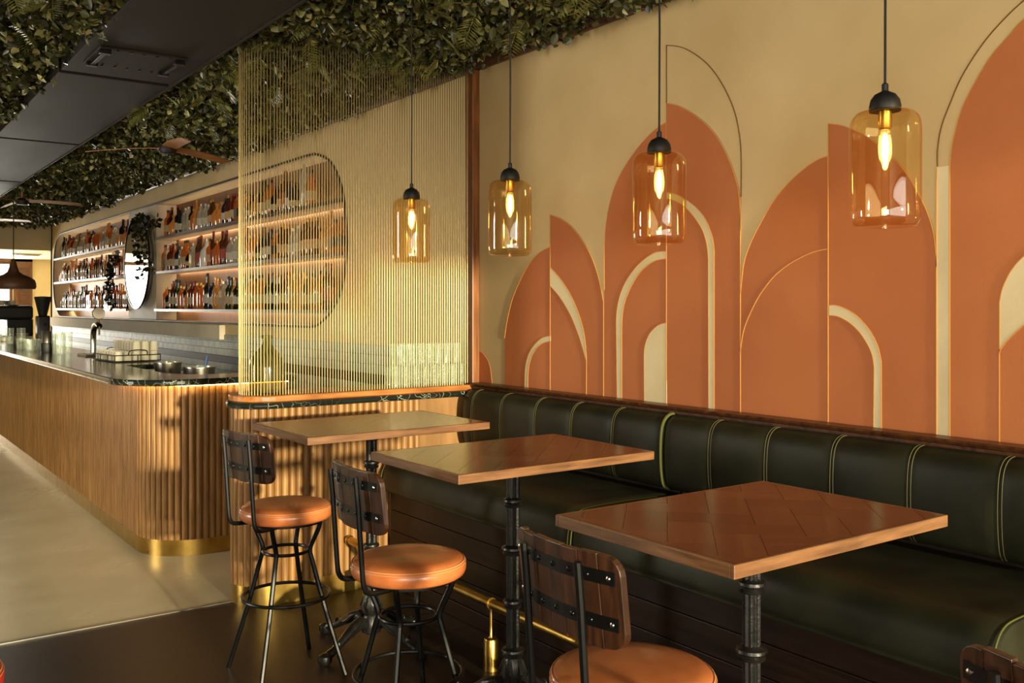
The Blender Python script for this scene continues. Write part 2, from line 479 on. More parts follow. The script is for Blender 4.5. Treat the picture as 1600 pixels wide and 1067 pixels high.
# ---- mural painted on the wall, every field a thin raised coat
MU = {
  'a_l': [(4.716,1.450), (4.692,1.549), (4.639,1.680), (4.557,1.798), (4.467,1.892), (4.371,1.953), (4.266,1.984)],
  'a_r': [(4.265,2.167), (4.163,2.134), (4.060,2.076), (3.967,1.991), (3.892,1.890), (3.840,1.782), (3.806,1.666)],
  'sl_o': [(4.265,1.867), (4.163,1.789), (4.075,1.697), (4.005,1.588), (3.963,1.480), (3.944,1.348)],
  'sl_i': [(4.265,1.761), (4.179,1.698), (4.083,1.597), (4.013,1.489), (3.975,1.411), (3.946,1.345)],
  'ab_o': [(4.262,1.475), (4.346,1.458), (4.423,1.410), (4.476,1.350), (4.503,1.274), (4.510,1.15)],
  'ab_i': [(4.262,1.445), (4.337,1.429), (4.406,1.390), (4.453,1.330), (4.476,1.255), (4.480,1.15)],
  'tiny': [(5.04,1.366), (4.99,1.358), (4.939,1.336), (4.879,1.277), (4.850,1.15)],
  'b_l': [(3.800,1.730), (3.799,1.980), (3.777,2.119), (3.767,2.157), (3.725,2.257), (3.662,2.344), (3.574,2.426), (3.475,2.495), (3.405,2.530), (3.339,2.550)],
  'b_r': [(3.339,2.644), (3.263,2.618), (3.180,2.573), (3.088,2.507), (3.010,2.428), (2.945,2.327), (2.902,2.232), (2.878,2.139), (2.871,1.986)],
  'b_out': [(3.339,2.929), (3.239,2.897), (3.145,2.841), (3.054,2.763), (2.977,2.664), (2.913,2.545), (2.881,2.434), (2.869,2.326), (2.869,2.138)],
  'bb_o': [(3.340,1.913), (3.426,1.909), (3.528,1.861), (3.612,1.791), (3.666,1.718), (3.697,1.633), (3.705,1.547)],
  'bb_i': [(3.340,1.879), (3.426,1.868), (3.513,1.825), (3.581,1.759), (3.635,1.675), (3.658,1.601), (3.663,1.527)],
  'door': [(3.340,1.561), (3.397,1.547), (3.455,1.505), (3.488,1.447), (3.496,1.396)],
  'br_o': [(3.335,2.204), (3.271,2.188), (3.210,2.157), (3.137,2.109), (3.079,2.046), (3.041,1.967), (3.029,1.900)],
  'br_i': [(3.335,2.174), (3.271,2.153), (3.210,2.120), (3.150,2.066), (3.099,2.000), (3.073,1.931), (3.064,1.863)],
  'c_l': [(2.872,1.702), (2.851,1.838), (2.813,1.927), (2.756,2.013), (2.692,2.096), (2.611,2.169), (2.525,2.224), (2.458,2.254), (2.409,2.264)],
  'c_r': [(2.406,2.397), (2.353,2.383), (2.317,2.368), (2.244,2.328), (2.141,2.247), (2.056,2.149), (2.001,2.054), (1.967,1.981), (1.944,1.898), (1.936,1.791)],
  'c_arc': [(2.413,1.879), (2.491,1.867), (2.594,1.828), (2.683,1.773), (2.758,1.697), (2.812,1.617), (2.852,1.536), (2.869,1.461), (2.874,1.430)],
  'cb_o': [(2.403,1.646), (2.362,1.644), (2.304,1.622), (2.254,1.587), (2.210,1.538), (2.180,1.484), (2.165,1.425)],
  'cb_i': [(2.403,1.606), (2.362,1.602), (2.311,1.580), (2.266,1.545), (2.229,1.499), (2.204,1.451), (2.195,1.402)],
  'd_out': [(1.933,2.163), (1.932,2.231), (1.917,2.310), (1.883,2.391), (1.839,2.480), (1.770,2.572), (1.703,2.637), (1.619,2.698), (1.50,2.76), (1.36,2.80), (1.2,2.815)],
  'd': [(1.885,2.161), (1.872,2.251), (1.839,2.360), (1.793,2.443), (1.736,2.526), (1.670,2.588), (1.619,2.633), (1.50,2.70), (1.36,2.745), (1.2,2.76)],
  'cr_o': [(1.702,1.655), (1.690,1.709), (1.660,1.768), (1.619,1.814), (1.564,1.850), (1.477,1.872), (1.36,1.885)],
  'cr_i': [(1.702,1.486), (1.674,1.524), (1.619,1.575), (1.564,1.605), (1.477,1.622), (1.36,1.63)],
}
MU = {k: spline(v, 6) for k, v in MU.items()}
ZB = 1.15


def field(name, poly, mat, t, label):
    o = MB().prism_x(poly, WX - t, WX + .001).build(name, mat, wall)
    o['label'] = label
    return o


def band(outer, inner):
    return outer + list(reversed(inner))


def line(pts, mat, w=.0035, t=.0042):
    P = [np.array(p, float) for p in pts]
    L = []; R = []
    for i in range(len(P)):
        d = P[min(i + 1, len(P) - 1)] - P[max(i - 1, 0)]
        d = d / (np.linalg.norm(d) + 1e-9); n = np.array([-d[1], d[0]]) * w / 2
        L.append(P[i] + n); R.append(P[i] - n)
    rows = []
    for a, b in zip(L, R):
        rows.append([(WX - .001, *a), (WX - t, *a), (WX - t, *b), (WX - .001, *b)])
    return MB().loft(rows, cap=True, wrap=True).build('outline', mat, wall)


T1_, T2_ = .002, .0035
tc_, cc_ = M['terracotta'], M['mural_cream']
field('painted_arch', [(4.716, ZB)] + MU['a_l'] + MU['a_r'] + [(3.806, ZB)], tc_, T1_, 'terracotta half-offset arch nearest the brass screen')
field('painted_arch', [(5.04, ZB)] + MU['tiny'], tc_, T1_, 'terracotta arch cut off by the wooden post')
field('painted_arch', [(3.800, ZB)] + MU['b_l'] + MU['b_r'] + [(2.872, ZB)], tc_, T1_, 'tallest terracotta arch in the middle of the mural')
field('painted_arch', [(2.872, ZB)] + MU['c_l'] + MU['c_r'] + [(1.934, ZB)], tc_, T1_, 'wide terracotta arch behind the nearest pendant lamp')
field('painted_arch', [(1.885, ZB)] + MU['d'] + [(1.2, ZB)], tc_, T1_, 'large terracotta arch at the edge of the mural')
field('painted_band', band(MU['sl_o'], MU['sl_i']), cc_, T2_, 'cream leaf-shaped sliver')
field('painted_band', band(MU['ab_o'], MU['ab_i']), cc_, T2_, 'slim cream quarter-round band')
field('painted_band', band(MU['bb_o'] + [(3.700, ZB)], MU['bb_i'] + [(3.663, ZB)]), cc_, T2_, 'cream curved band left of the tall arch centre')
field('painted_band', MU['door'] + [(3.492, ZB), (3.336, ZB)], cc_, T2_, 'solid cream quarter arch like a small door')
field('painted_band', band(MU['br_o'] + [(3.029, ZB)], MU['br_i'] + [(3.062, ZB)]), cc_, T2_, 'cream curved band right of the tall arch centre')
field('painted_band', band(MU['cb_o'] + [(2.164, ZB)], MU['cb_i'] + [(2.198, ZB)]), cc_, T2_, 'cream quarter-round band in the wide arch')
field('painted_band', [(1.934, ZB), (1.934, 2.16), (1.885, 2.16), (1.885, ZB)], cc_, T1_, 'upright cream stripe between two arches')
field('painted_band', band(MU['cr_o'], MU['cr_i']), cc_, T2_, 'cream crescent at the mural edge')
g_, b_ = M['gold_line'], M['brown_line']
for pts in ([(4.266, ZB), (4.266, 2.167)], [(3.806, ZB), (3.806, 1.67)], [(3.947, ZB), (3.946, 1.35)], [(3.339, ZB), (3.339, 2.644)],
            [(2.872, ZB), (2.872, 2.14)], [(2.408, ZB), (2.408, 2.397)], [(1.936, ZB), (1.936, 2.16)], [(1.703, ZB), (1.703, 1.49)]):
    line(pts, g_)
for k in ('a_l', 'a_r', 'b_l', 'b_r', 'c_l', 'c_r', 'd', 'sl_o', 'sl_i', 'ab_o', 'ab_i', 'bb_o', 'bb_i', 'door', 'br_o', 'br_i', 'c_arc', 'cb_o', 'cb_i', 'cr_o', 'cr_i'):
    line(MU[k], g_)
for pts in ([(3.698, ZB), (3.704, 1.55)], [(3.663, ZB), (3.663, 1.53)], [(3.494, ZB), (3.496, 1.396)], [(3.029, ZB), (3.029, 1.9)], [(3.062, ZB), (3.064, 1.863)],
            [(2.164, ZB), (2.165, 1.425)], [(2.198, ZB), (2.195, 1.402)], [(1.885, ZB), (1.885, 2.16)], [(1.702, 1.48), (1.702, 1.655)]):
    line(pts, g_)
line([(3.339, 2.644), (3.339, 2.929)], b_); line(MU['b_out'], b_); line(MU['d_out'], b_)

# ---- trims on that wall
prof = [(WX, 1.165), (3.262, 1.165), (3.256, 1.158), (3.262, 1.148), (3.274, 1.143), (3.277, 1.118), (3.285, 1.108), (WX, 1.108)]
o = MB().loft([[(x, 1.2, z) for x, z in prof], [(x, 4.975, z) for x, z in prof]], cap=True, wrap=True).build('trim_2', M['trim_wood'])
struct(o, 'dark wooden rail running along the wall above the green bench')
prof = [(WX, 3.14), (3.33, 3.14), (3.322, 3.158), (3.31, 3.166), (3.30, 3.19), (3.285, 3.2), (3.28, 3.3), (WX, 3.3)]
o = MB().loft([[(x, YB, z) for x, z in prof], [(x, 19.2, z) for x, z in prof]], cap=True, wrap=True).build('trim_3', M['trim_wood'])
struct(o, 'dark wooden cornice between the wall and the leafy ceiling')

# ---- other walls with their windows
def wall_y(name, y0, y1, x0, x1, openings, mat, label):
    mb = MB(); xs = x0
    for (a, b, z0, z1) in openings:
        mb.box(xs, a, y0, y1, 0, CZ + .1); mb.box(a, b, y0, y1, 0, z0); mb.box(a, b, y0, y1, z1, CZ + .1); xs = b
    mb.box(xs, x1, y0, y1, 0, CZ + .1)
    return struct(mb.build(name, mat), label)


def wall_x(name, x0, x1, y0, y1, openings, mat, label):
    mb = MB(); ys = y0
    for (a, b, z0, z1) in openings:
        mb.box(x0, x1, ys, a, 0, CZ + .1); mb.box(x0, x1, a, b, 0, z0); mb.box(x0, x1, a, b, z1, CZ + .1); ys = b
    mb.box(x0, x1, ys, y1, 0, CZ + .1)
    return struct(mb.build(name, mat), label)


wall_x('wall_left', XL - .15, XL, YB, YF, [(-3.35, -.95, .65, 2.45), (6.4, 7.3, .85, 2.65)], M['cream_wall'], 'plain cream wall on the street side with two windows')
wall_y('wall_back', YB - .15, YB, XL - .15, WX + .3, [(-2.35, 3.25, .45, 2.65)], M['cream_wall'], 'plain cream wall with a wide shopfront window')
wall_y('wall_front', YF, YF + .15, XL - .15, 4.75, [(.1, 3.24, .25, 2.62)], M['cream_wall'], 'far cream wall with a bright wood-framed window')
struct(MB().box(4.6, 4.75, 19.3, YF, 0, CZ + .1).build('wall_recess', M['cream_wall']), 'cream side wall of the far recess')
struct(MB().box(WX, 4.6, 19.15, 19.3, 0, CZ + .1).build('wall_return', M['cream_wall']), 'cream return wall at the end of the shelves')


def window(n, label, ax, plane, a0, a1, z0, z1, bars):
    root = struct(thing('window_%d' % n, label, None)); 
    t = .05
    def bx(a, b, c, d, th=.04):
        if ax == 'y': return MB().box(a, b, plane - th, plane + th, c, d)
        return MB().box(plane - th, plane + th, a, b, c, d)
    for (a, b, c, d) in ((a0, a0 + t, z0, z1), (a1 - t, a1, z0, z1), (a0 + t, a1 - t, z0, z0 + t), (a0 + t, a1 - t, z1 - t, z1)):
        bx(a, b, c, d).build('window_frame', M['wood_frame'], root)
    for k in range(1, bars):
        x = a0 + (a1 - a0) * k / bars
        bx(x - .02, x + .02, z0 + t, z1 - t, .03).build('glazing_bar', M['wood_frame'], root)
    bx(a0 + t, a1 - t, z0 + t, z1 - t, .003).build('pane', M['window_glass'], root)
    return root


window(1, 'bright far window in a brown wooden frame', 'y', YF + .07, .1, 3.24, .25, 2.62, 3)
window(2, 'corner window on the street side', 'x', XL - .09, -3.35, -.95, .65, 2.45, 4)
window(3, 'narrow window on the street side', 'x', XL - .09, 6.4, 7.3, .85, 2.65, 1)
window(4, 'wide shopfront window with upright glazing bars', 'y', YB - .09, -2.35, 3.25, .45, 2.65, 8)
o = MB().box(3.26, 3.62, YF - .06, YF, 0, 2.72).box(.0, 3.62, YF - .06, YF, 2.62, 2.76).build('trim_4', M['wood_frame'], bevel=.006); struct(o, 'brown wooden surround beside the far window')
o = MB().box(3.36, 3.56, YF - .075, YF - .06, .15, 2.5).build('trim_panel', M['trim_wood'], o)
# bulkhead and lower ceiling at the far end
o = MB().box(XL, 3.34, 19.2, 19.5, 2.68, CZ + .1).build('ceiling_bulkhead', M['cream_wall']); struct(o, 'cream bulkhead across the far end of the bar')
o = MB().box(XL, 4.6, 19.5, YF, 2.68, 2.75).build('ceiling_far', M['cream_wall']); struct(o, 'lower cream ceiling beyond the bulkhead')
v = thing('air_vent', 'small slotted air vent in the lower far ceiling', 'vent', (3.15, 20.6, 2.68))
MB().box(-.25, .25, -.15, .15, -.02, 0).build('vent_frame', M['white_panel'], v, bevel=.004)
for k in range(5):
    MB().box(-.22, .22, -.12 + k * .055, -.095 + k * .055, -.03, -.02).build('slat', M['shelf_edge'], v)

# ---- dark boarded strip in the ceiling
strip = struct(thing('ceiling_strip', 'dark boarded strip running between the two leafy ceilings', None))
ys = [-3.4, .2, 3.2, 6.22, 8.95, 12.0, 15.2, 19.18]
for i in range(len(ys) - 1):
    MB().box(1.13, 1.785, ys[i] + .035, ys[i + 1] - .035, 3.06, 3.3).build('panel', M['ceiling_dark'], strip, bevel=.004)
MB().box(1.15, 1.765, -3.4, 19.18, 3.1, 3.3).build('backing', M['ceiling_black'], strip)
MB().box(1.779, 1.793, -3.4, 19.18, 3.052, 3.3).build('edge_bead', M['ceiling_dark'], strip)
h = thing('access_hatch', 'rectangular service hatch screwed to the dark ceiling strip', 'hatch', (1.43, 5.68, 3.06))
MB().box(-.235, .235, -.21, .21, -.012, 0).build('hatch_door', M['ceiling_dark'], h, bevel=.003)
for sx in (-1, 1):
    MB().box(sx * .2 - .012, sx * .2 + .012, -.15, .15, -.03, -.012).build('hinge_bar', M['black_metal'], h, bevel=.002)
    for sy in (-1, 1):
        MB().box(sx * .2 - .03, sx * .2 + .03, sy * .16 - .02, sy * .16 + .02, -.034, -.012).build('latch', M['black_metal'], h, bevel=.003)
for k in range(5):
    for sy in (-1, 1):
        MB().lathe([(.007, -.018), (.007, -.012)], (-.14 + .07 * k, sy * .19, 0), 8).build('screw', M['black_metal'], h)

# ================================================================== leafy ceilings
def leaf_cloud(n, xr, yr, zfun, size, seed, tilt=0.9):
    r = np.random.default_rng(seed)
    x = r.uniform(*xr, n); y = r.uniform(*yr, n)
    z = zfun(x, y, r)
    s = size(y) * r.uniform(.6, 1.35, n)
    d = r.normal(size=(n, 3)); d[:, 2] = d[:, 2] * .55 - .55 * tilt
    d /= np.linalg.norm(d, axis=1)[:, None]
    up = r.normal(size=(n, 3)); up[:, 2] -= .8
    side = np.cross(d, up); side /= np.linalg.norm(side, axis=1)[:, None]
    nn = np.cross(side, d)
    w = s * r.uniform(.22, .42, n)
    c = np.stack([x, y, z], 1)
    S = s[:, None]; Wd = w[:, None]
    v0 = c
    v1 = c + d * S * .38 + side * Wd + nn * S * .05
    v2 = c + d * S * .38 - side * Wd + nn * S * .05
    v3 = c + d * S * .42 - nn * S * .07
    v4 = c + d * S - nn * S * .12
    v5 = c + d * S * .75 + side * Wd * .62 - nn * S * .02
    v6 = c + d * S * .75 - side * Wd * .62 - nn * S * .02
    V = np.stack([v0, v1, v2, v3, v4, v5, v6], 1).reshape(-1, 3)
    F = np.array([[0, 3, 1], [0, 2, 3], [1, 3, 5], [3, 4, 5], [3, 2, 6], [3, 6, 4]])
    A = (F[None] + (np.arange(n) * 7)[:, None, None]).reshape(-1, 3)
    return V, A


def np_mesh(name, V, A):
    me = bpy.data.meshes.new(name)
    me.vertices.add(len(V)); me.vertices.foreach_set('co', V.astype(np.float32).ravel())
    me.loops.add(A.size); me.loops.foreach_set('vertex_index', A.astype(np.int32).ravel())
    me.polygons.add(len(A)); me.polygons.foreach_set('loop_start', np.arange(0, A.size, A.shape[1], dtype=np.int32))
    me.polygons.foreach_set('loop_total', np.full(len(A), A.shape[1], dtype=np.int32))
    me.update(calc_edges=True); me.validate()
    return me


def frond_mesh(seed, L=1.0, pairs=11):
    r = random.Random(seed); V = []; F = []
    def P(t):
        return Vector((t, .03 * math.sin(t * 2), -.35 * t * t))
    for k in range(12):
        a = P(k / 12); b = P((k + 1) / 12); i = len(V)
        V += [a + Vector((0, .008, 0)), a - Vector((0, .008, 0)), b - Vector((0, .008, 0)), b + Vector((0, .008, 0))]
        F.append((i, i + 1, i + 2, i + 3))
    for k in range(pairs):
        t = .12 + .86 * k / pairs; ln = .34 * math.sin(PI * (0.12 + .85 * t)) + .05
        for s in (-1, 1):
            b = P(t); i = len(V)
            tip = b + Vector((ln * .45, s * ln, -.05 - r.uniform(0, .06)))
            m1 = b + (tip - b) * .45 + Vector((.04, 0, .01)); m2 = b + (tip - b) * .45 - Vector((.035, 0, 0))
            V += [b, m1, tip, m2]; F.append((i, i + 1, i + 2, i + 3))
    me = bpy.data.meshes.new('fern_frond'); me.from_pydata([tuple(p) for p in V], [], F); me.update()
    return me


def big_leaf_mesh():
    V = [(0, 0, 0)]; F = []
    prof = [(.18, .17), (.42, .27), (.68, .22), (.88, .1)]
    for t, w in prof:
        V += [(t, w, .03 - .16 * t * t), (t, 0, -.02 - .16 * t * t), (t, -w, .03 - .16 * t * t)]
    V.append((1, 0, -.22))
    F += [(0, 2, 1), (0, 3, 2)]
    for k in range(3):
        a = 1 + 3 * k
        F += [(a, a + 1, a + 4, a + 3), (a + 1, a + 2, a + 5, a + 4)]
    F += [(10, 11, 13), (11, 12, 13)]
    me = bpy.data.meshes.new('leaf'); me.from_pydata(V, [], F); me.update()
    return me


FROND = [frond_mesh(i) for i in range(3)]
BIGLEAF = big_leaf_mesh()


def greenery(label, xr, yr, near, nfrond, nleaf, count, seed, thick, zbase):
    root = thing('hanging_greenery', label, 'greenery', ((xr[0] + xr[1]) / 2, yr[0], 0))
    ox, oy = (xr[0] + xr[1]) / 2, yr[0]
    parts = []
    for (ya, yb, dens, sz) in count:
        n = int(dens * (yb - ya) * (xr[1] - xr[0]))
        def zf(x, y, r):
            lump = .5 + .5 * np.sin(x * 5.1 + 1.3 * np.sin(y * 3.3)) * np.sin(y * 4.3 + x * 2.1)
            return zbase - thick * (.25 + .75 * lump) * r.uniform(0, 1, len(x)) ** .7
        parts.append(leaf_cloud(n, xr, (ya, yb), zf, lambda y, s=sz: np.full(len(y), s), seed + int(ya * 10)))
    V = np.concatenate([p[0] for p in parts]); off = 0; As = []
    for p in parts:
        As.append(p[1] + off); off += len(p[0])
    V = V - np.array([ox, oy, 0])
    me = np_mesh('foliage', V, np.concatenate(As))
    tag(place('foliage', me, M['leaf'], root), kind='stuff')
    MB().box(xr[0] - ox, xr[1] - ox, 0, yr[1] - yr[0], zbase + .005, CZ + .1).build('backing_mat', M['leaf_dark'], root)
    r = random.Random(seed)
    for k in range(nfrond):
        x = r.uniform(xr[0] + .05, xr[1] - .28); y = r.uniform(*near); s = r.uniform(.11, .2)
        place('fern_frond', FROND[k % 3], M['leaf_fern'], root, (x - ox, y - oy, zbase - thick * r.uniform(.45, 1.0)), (r.uniform(-.7, .7), r.uniform(-.1, .7), r.uniform(0, 6.28))).scale = (s, s, s)
    for k in range(nleaf):
        x = r.uniform(*xr); y = r.uniform(*near); s = r.uniform(.05, .08)
        place('leaf', BIGLEAF, M['leaf'], root, (x - ox, y - oy, zbase - thick * r.uniform(.4, 1.0)), (r.uniform(-.9, .9), r.uniform(-.1, 1.1), r.uniform(0, 6.28))).scale = (s, s, s)
    return root


greenery('leafy green ceiling panel of ivy and fern above tables and shelves', (1.80, 3.215), (1.8, 19.15), (2.9, 7.5), 110, 170,
         [(1.8, 4.6, 2700, .044), (4.6, 7.5, 2600, .046), (7.5, 12, 1700, .055), (12, 19.15, 1000, .072)], 11, .15, 3.2)
greenery('bushy green ceiling panel of fern and ivy in top left corner', (-.6, 1.11), (2.4, 9.3), (3.9, 8.8), 290, 60,
         [(2.4, 6.2, 1900, .048), (6.2, 9.3, 1500, .055)], 23, .24, 3.2)

# ================================================================== bar
BX, BY, BR = 1.695, 6.30, .36          # front face, end face, corner radius
BXE = 2.60                              # where the end face stops


def outline(off, pitch=None, x_end=BXE, y_end=18.9):
    """points along the bar front: from far end towards the corner, round it, then along the end face; off = outwards"""
    pts = []
    cx, cy = BX + BR, BY + BR; R = BR + off
    pts.append((BX - off, y_end))
    for k in range(0, 13):
        a = PI + (PI / 2) * k / 12
        pts.append((cx + R * math.cos(a), cy + R * math.sin(a)))
    pts.append((x_end, BY - off))
    return pts


def thick_strip(mb, off0, off1, z0, z1, **kw):
    A = outline(off0, **kw); B = outline(off1, **kw)
    return mb.loft([[(a[0], a[1], z0), (b[0], b[1], z0), (b[0], b[1], z1), (a[0], a[1], z1)] for a, b in zip(A, B)], cap=True, wrap=True)


bar = thing('bar_counter_base', 'long bar base clad in vertical honey oak reeding with brass plinth', 'bar', (BX, BY, 0))
def loc_of(o, p=None):
    o.location = (-BX, -BY, 0); return o
loc_of(thick_strip(MB(), -.06, -.005, 0, 1.125).build('backing_panel', M['oak_core'], bar))
loc_of(thick_strip(MB(), -.005, .012, 0, .105).build('brass_plinth', M['brass'], bar, True))
loc_of(thick_strip(MB(), .022, .034, 1.1205, 1.1275, y_end=7.1).build('led_strip', M['led'], bar))
PITCH = .042
half = [(PITCH / 2 * math.cos(a) * .97, -PITCH * .42 * math.sin(a)) for a in np.linspace(0, PI, 9)]   # bulges towards -y
REED_BAR = MB().prism_z(list(reversed(half)) , .105, 1.122).mesh('reed', True)
pos = []
y = BY + BR + PITCH / 2
L = []
while y < 18.88:
    L.append((BX, y, -PI / 2)); y += PITCH
ncorner = int(round(BR * PI / 2 / PITCH))
for k in range(ncorner):
    a = PI + (PI / 2) * (k + .5) / ncorner
    pos.append((BX + BR + BR * math.cos(a), BY + BR + BR * math.sin(a), a + PI / 2))
x = BX + BR + PITCH / 2
while x < BXE - .01:
    pos.append((x, BY, 0)); x += PITCH
allpos = pos + L
for (x, y, rz) in allpos[:300]:
    place('reed', REED_BAR, M['oak'], bar, (x - BX, y - BY, 0), (0, 0, rz))
mb = MB()
for (x, y, rz) in allpos[300:]:
    s = len(mb.v); mb.prism_z(list(reversed(half)), .105, 1.122); mb.xf(Matrix.Translation((x - BX, y - BY, 0)) @ Matrix.Rotation(rz, 4, 'Z'), s)
if mb.v:
    tag(mb.build('far_reeding', M['oak'], bar, True), kind='stuff')

# marble top: outer outline with overhang, inner edge with a notch for the ice station
def top_outline(ofx, ofy, R):
    x0, y0 = BX - ofx, BY - ofy
    pts = [(x0, 18.95)]
    for k in range(15):
        a = PI + (PI / 2) * k / 14
        pts.append((x0 + R + R * math.cos(a), y0 + R + R * math.sin(a)))
    pts.append((2.64, y0))
    return pts
inner_ = [(2.64, 6.62), (2.25, 6.62)] + [(2.25 - .30 * math.sin(a), 6.92 - .30 * math.cos(a)) for a in np.linspace(0, PI / 2, 8)] + [(1.95, 8.0), (2.32, 8.06), (2.32, 18.95)]
to = top_outline(.195, .085, .42)
top = MB().prism_z(to + inner_, 1.128, 1.170).build('marble_counter', M['marble'], bevel=.012)
tag(top, 'long black marble bar top with rounded corner and pale veins', 'counter')
# steel ice station behind the notch
st = thing('ice_station', 'stainless steel work shelf sunk behind the rounded bar corner', 'work shelf', (2.35, 7.4, 0))
MB().box(-.39, .33, -.76, .6, .96, .985).build('shelf_plate', M['steel'], st, bevel=.004)
MB().box(-.37, .31, -.7, .55, .1, .96).build('cabinet', M['black_metal'], st)

# ================================================================== partition with brass screen
PX, PY, PR = 1.99, 5.16, .16
def stadium(r, n=16, x1=3.345, dy=0):
    """outline: straight front from the wall to the round end, back to the wall"""
    pts = [(x1, PY - r)]
    for k in range(n + 1):
        a = -PI / 2 - PI * k / n
        pts.append((PX + r * math.cos(a), PY + r * math.sin(a)))
    pts.append((x1, PY + r))
    return pts
part = thing('screen_partition', 'low round-ended partition of oak reeding under a screen of upright brass rods', 'partition', (PX, PY, 0))
def ploc(o):
    o.location = (-PX, -PY, 0); return o
ploc(MB().prism_z(stadium(PR - .01), 0, 1.085).build('core', M['oak_core'], part))
ploc(MB().prism_z(stadium(PR + .012), 0, .11).build('brass_plinth', M['brass'], part, True))
ploc(MB().prism_z(stadium(PR + .045), 1.081, 1.118).build('marble_ledge', M['marble'], part, bevel=.014))
ploc(MB().prism_z(stadium(PR + .028), 1.118, 1.152).build('wood_sill', M['sill_wood'], part, bevel=.007))
REED_P = MB().prism_z(list(reversed(half)), .11, 1.083).mesh('reed', True)
x = PX + PITCH / 2
while x < 2.9:
    place('reed', REED_P, M['oak'], part, (x - PX, -PR, 0), (0, 0, 0)); x += PITCH
ne = int(round(PI * PR / PITCH))
for k in range(ne):
    a = -PI / 2 - PI * (k + .5) / ne
    place('reed', REED_P, M['oak'], part, (PR * math.cos(a), PR * math.sin(a), 0), (0, 0, a + PI / 2))
# rods
ROD = MB().lathe([(.0031, 1.15), (.0031, 3.2)], n=8).mesh('rod', True)
RP = .0168
x = 3.315
nrod = 0
while x > PX + .001:
    place('rod', ROD, M['rod_brass'], part, (x - PX, -.13, 0)); x -= RP; nrod += 1
na = int(PI * .13 * .62 / RP)
for k in range(na):
    a = -PI / 2 - PI * .62 * (k + .5) / na
    place('rod', ROD, M['rod_brass'], part, (.13 * math.cos(a), .13 * math.sin(a), 0))
o = MB().box(3.29, 3.345, 4.985, 5.075, 1.152, 3.14).build('screen_post', M['post_wood'], part, bevel=.006); o.location = (-PX, -PY, 0)

# ================================================================== green banquette
def bench(label, y0, y1, seams, piping_end):
    root = thing('banquette_bench', label, 'bench', (2.95, y0, 0), 0, 'green leather benches')
    OX, OY = 2.95, y0
    bp = spline([(3.34, 1.118), (3.27, 1.132), (3.22, 1.118), (3.19, 1.07), (3.18, .96), (3.188, .84), (3.215, .785), (3.30, .772)], 4)
    ys = sorted(set([y0, y0 + .012, y1 - .012, y1] + [s + d for s in seams for d in (-.05, -.012, 0, .012, .05)] + list(np.linspace(y0 + .06, y1 - .06, 14))))
    rows = []
    for yy in ys:
        ds = min([abs(yy - s) for s in seams] + [9]); de = min(yy - y0, y1 - yy)
        off = .006 * math.exp(-(ds / .014) ** 2) + .014 * math.exp(-(de / .012) ** 2)
        rows.append([(x + off * (1 if x < 3.3 else 0) - OX, yy - OY, z - off * .5) for x, z in bp])
    back = MB().loft(rows, cap=True, wrap=True).build('backrest', M['green_leather'], root, True)
    for s in seams:
        for d in (-.007, .007):
            MB().tube([(x + .003 - OX, s + d - OY, z - .001) for x, z in bp[2:-4]], .0014, 5).build('stitching', M['stitch'], back, True)
    for e in piping_end:
        MB().tube([(x + .004 - OX, e - OY, z) for x, z in bp[3:-2]], .0075, 6).build('piping', M['green_piping'], back, True)
    sp = spline([(3.3, .748), (3.0, .757), (2.76, .755), (2.68, .742), (2.638, .70), (2.622, .64), (2.626, .58), (2.69, .568), (3.3, .568)], 4)
    ys = [y0, y0 + .008, y0 + .03, y0 + .08] + list(np.linspace(y0 + .2, y1 - .2, 8)) + [y1 - .08, y1 - .03, y1 - .008, y1]
    rows = []
    for yy in ys:
        de = min(yy - y0, y1 - yy); off = .012 * math.exp(-(de / .012) ** 2)
        rows.append([(x + (off if x < 2.8 else 0) - OX, yy - OY, z - (off if z > .6 else 0)) for x, z in sp])
    seat = MB().loft(rows, cap=True, wrap=True).build('seat', M['green_leather'], root, True)
    for e, sgn in ((y0, 1), (y1, -1)):
        MB().tube([(x - .001 - OX, e + sgn * .006 - OY, z - .006) for x, z in sp[2:-8]], .0028, 6).build('piping', M['green_piping'], seat, True)
    MB().box(3.31 - OX, 3.345 - OX, .002, y1 - y0 - .002, .5, 1.105).build('back_board', M['plank_dark'], root)
    # boarded plinth
    zs = [.0, .085, .21, .33, .45, .566]
    for k in range(5):
        ov = -.006 if k == 0 else 0
        MB().box(2.685 - OX + ov, 2.715 - OX, .004, y1 - y0 - .004, zs[k] + .0015, zs[k + 1] - .0015).build('plinth_board', M['plank_dark'], root, bevel=.003)
    MB().box(2.715 - OX, 3.33 - OX, .004, y1 - y0 - .004, 0, .56).build('carcass', M['plank_dark'], root)
    return root


bench('dark green leather bench section nearest the brass rod screen', 3.208, 4.948, [4.836, 4.531, 4.203, 3.884, 3.556], [3.214])
bench('dark green leather bench section nearest the camera', 1.345, 3.2, [2.91, 2.597, 2.275, 1.947, 1.618], [1.351])

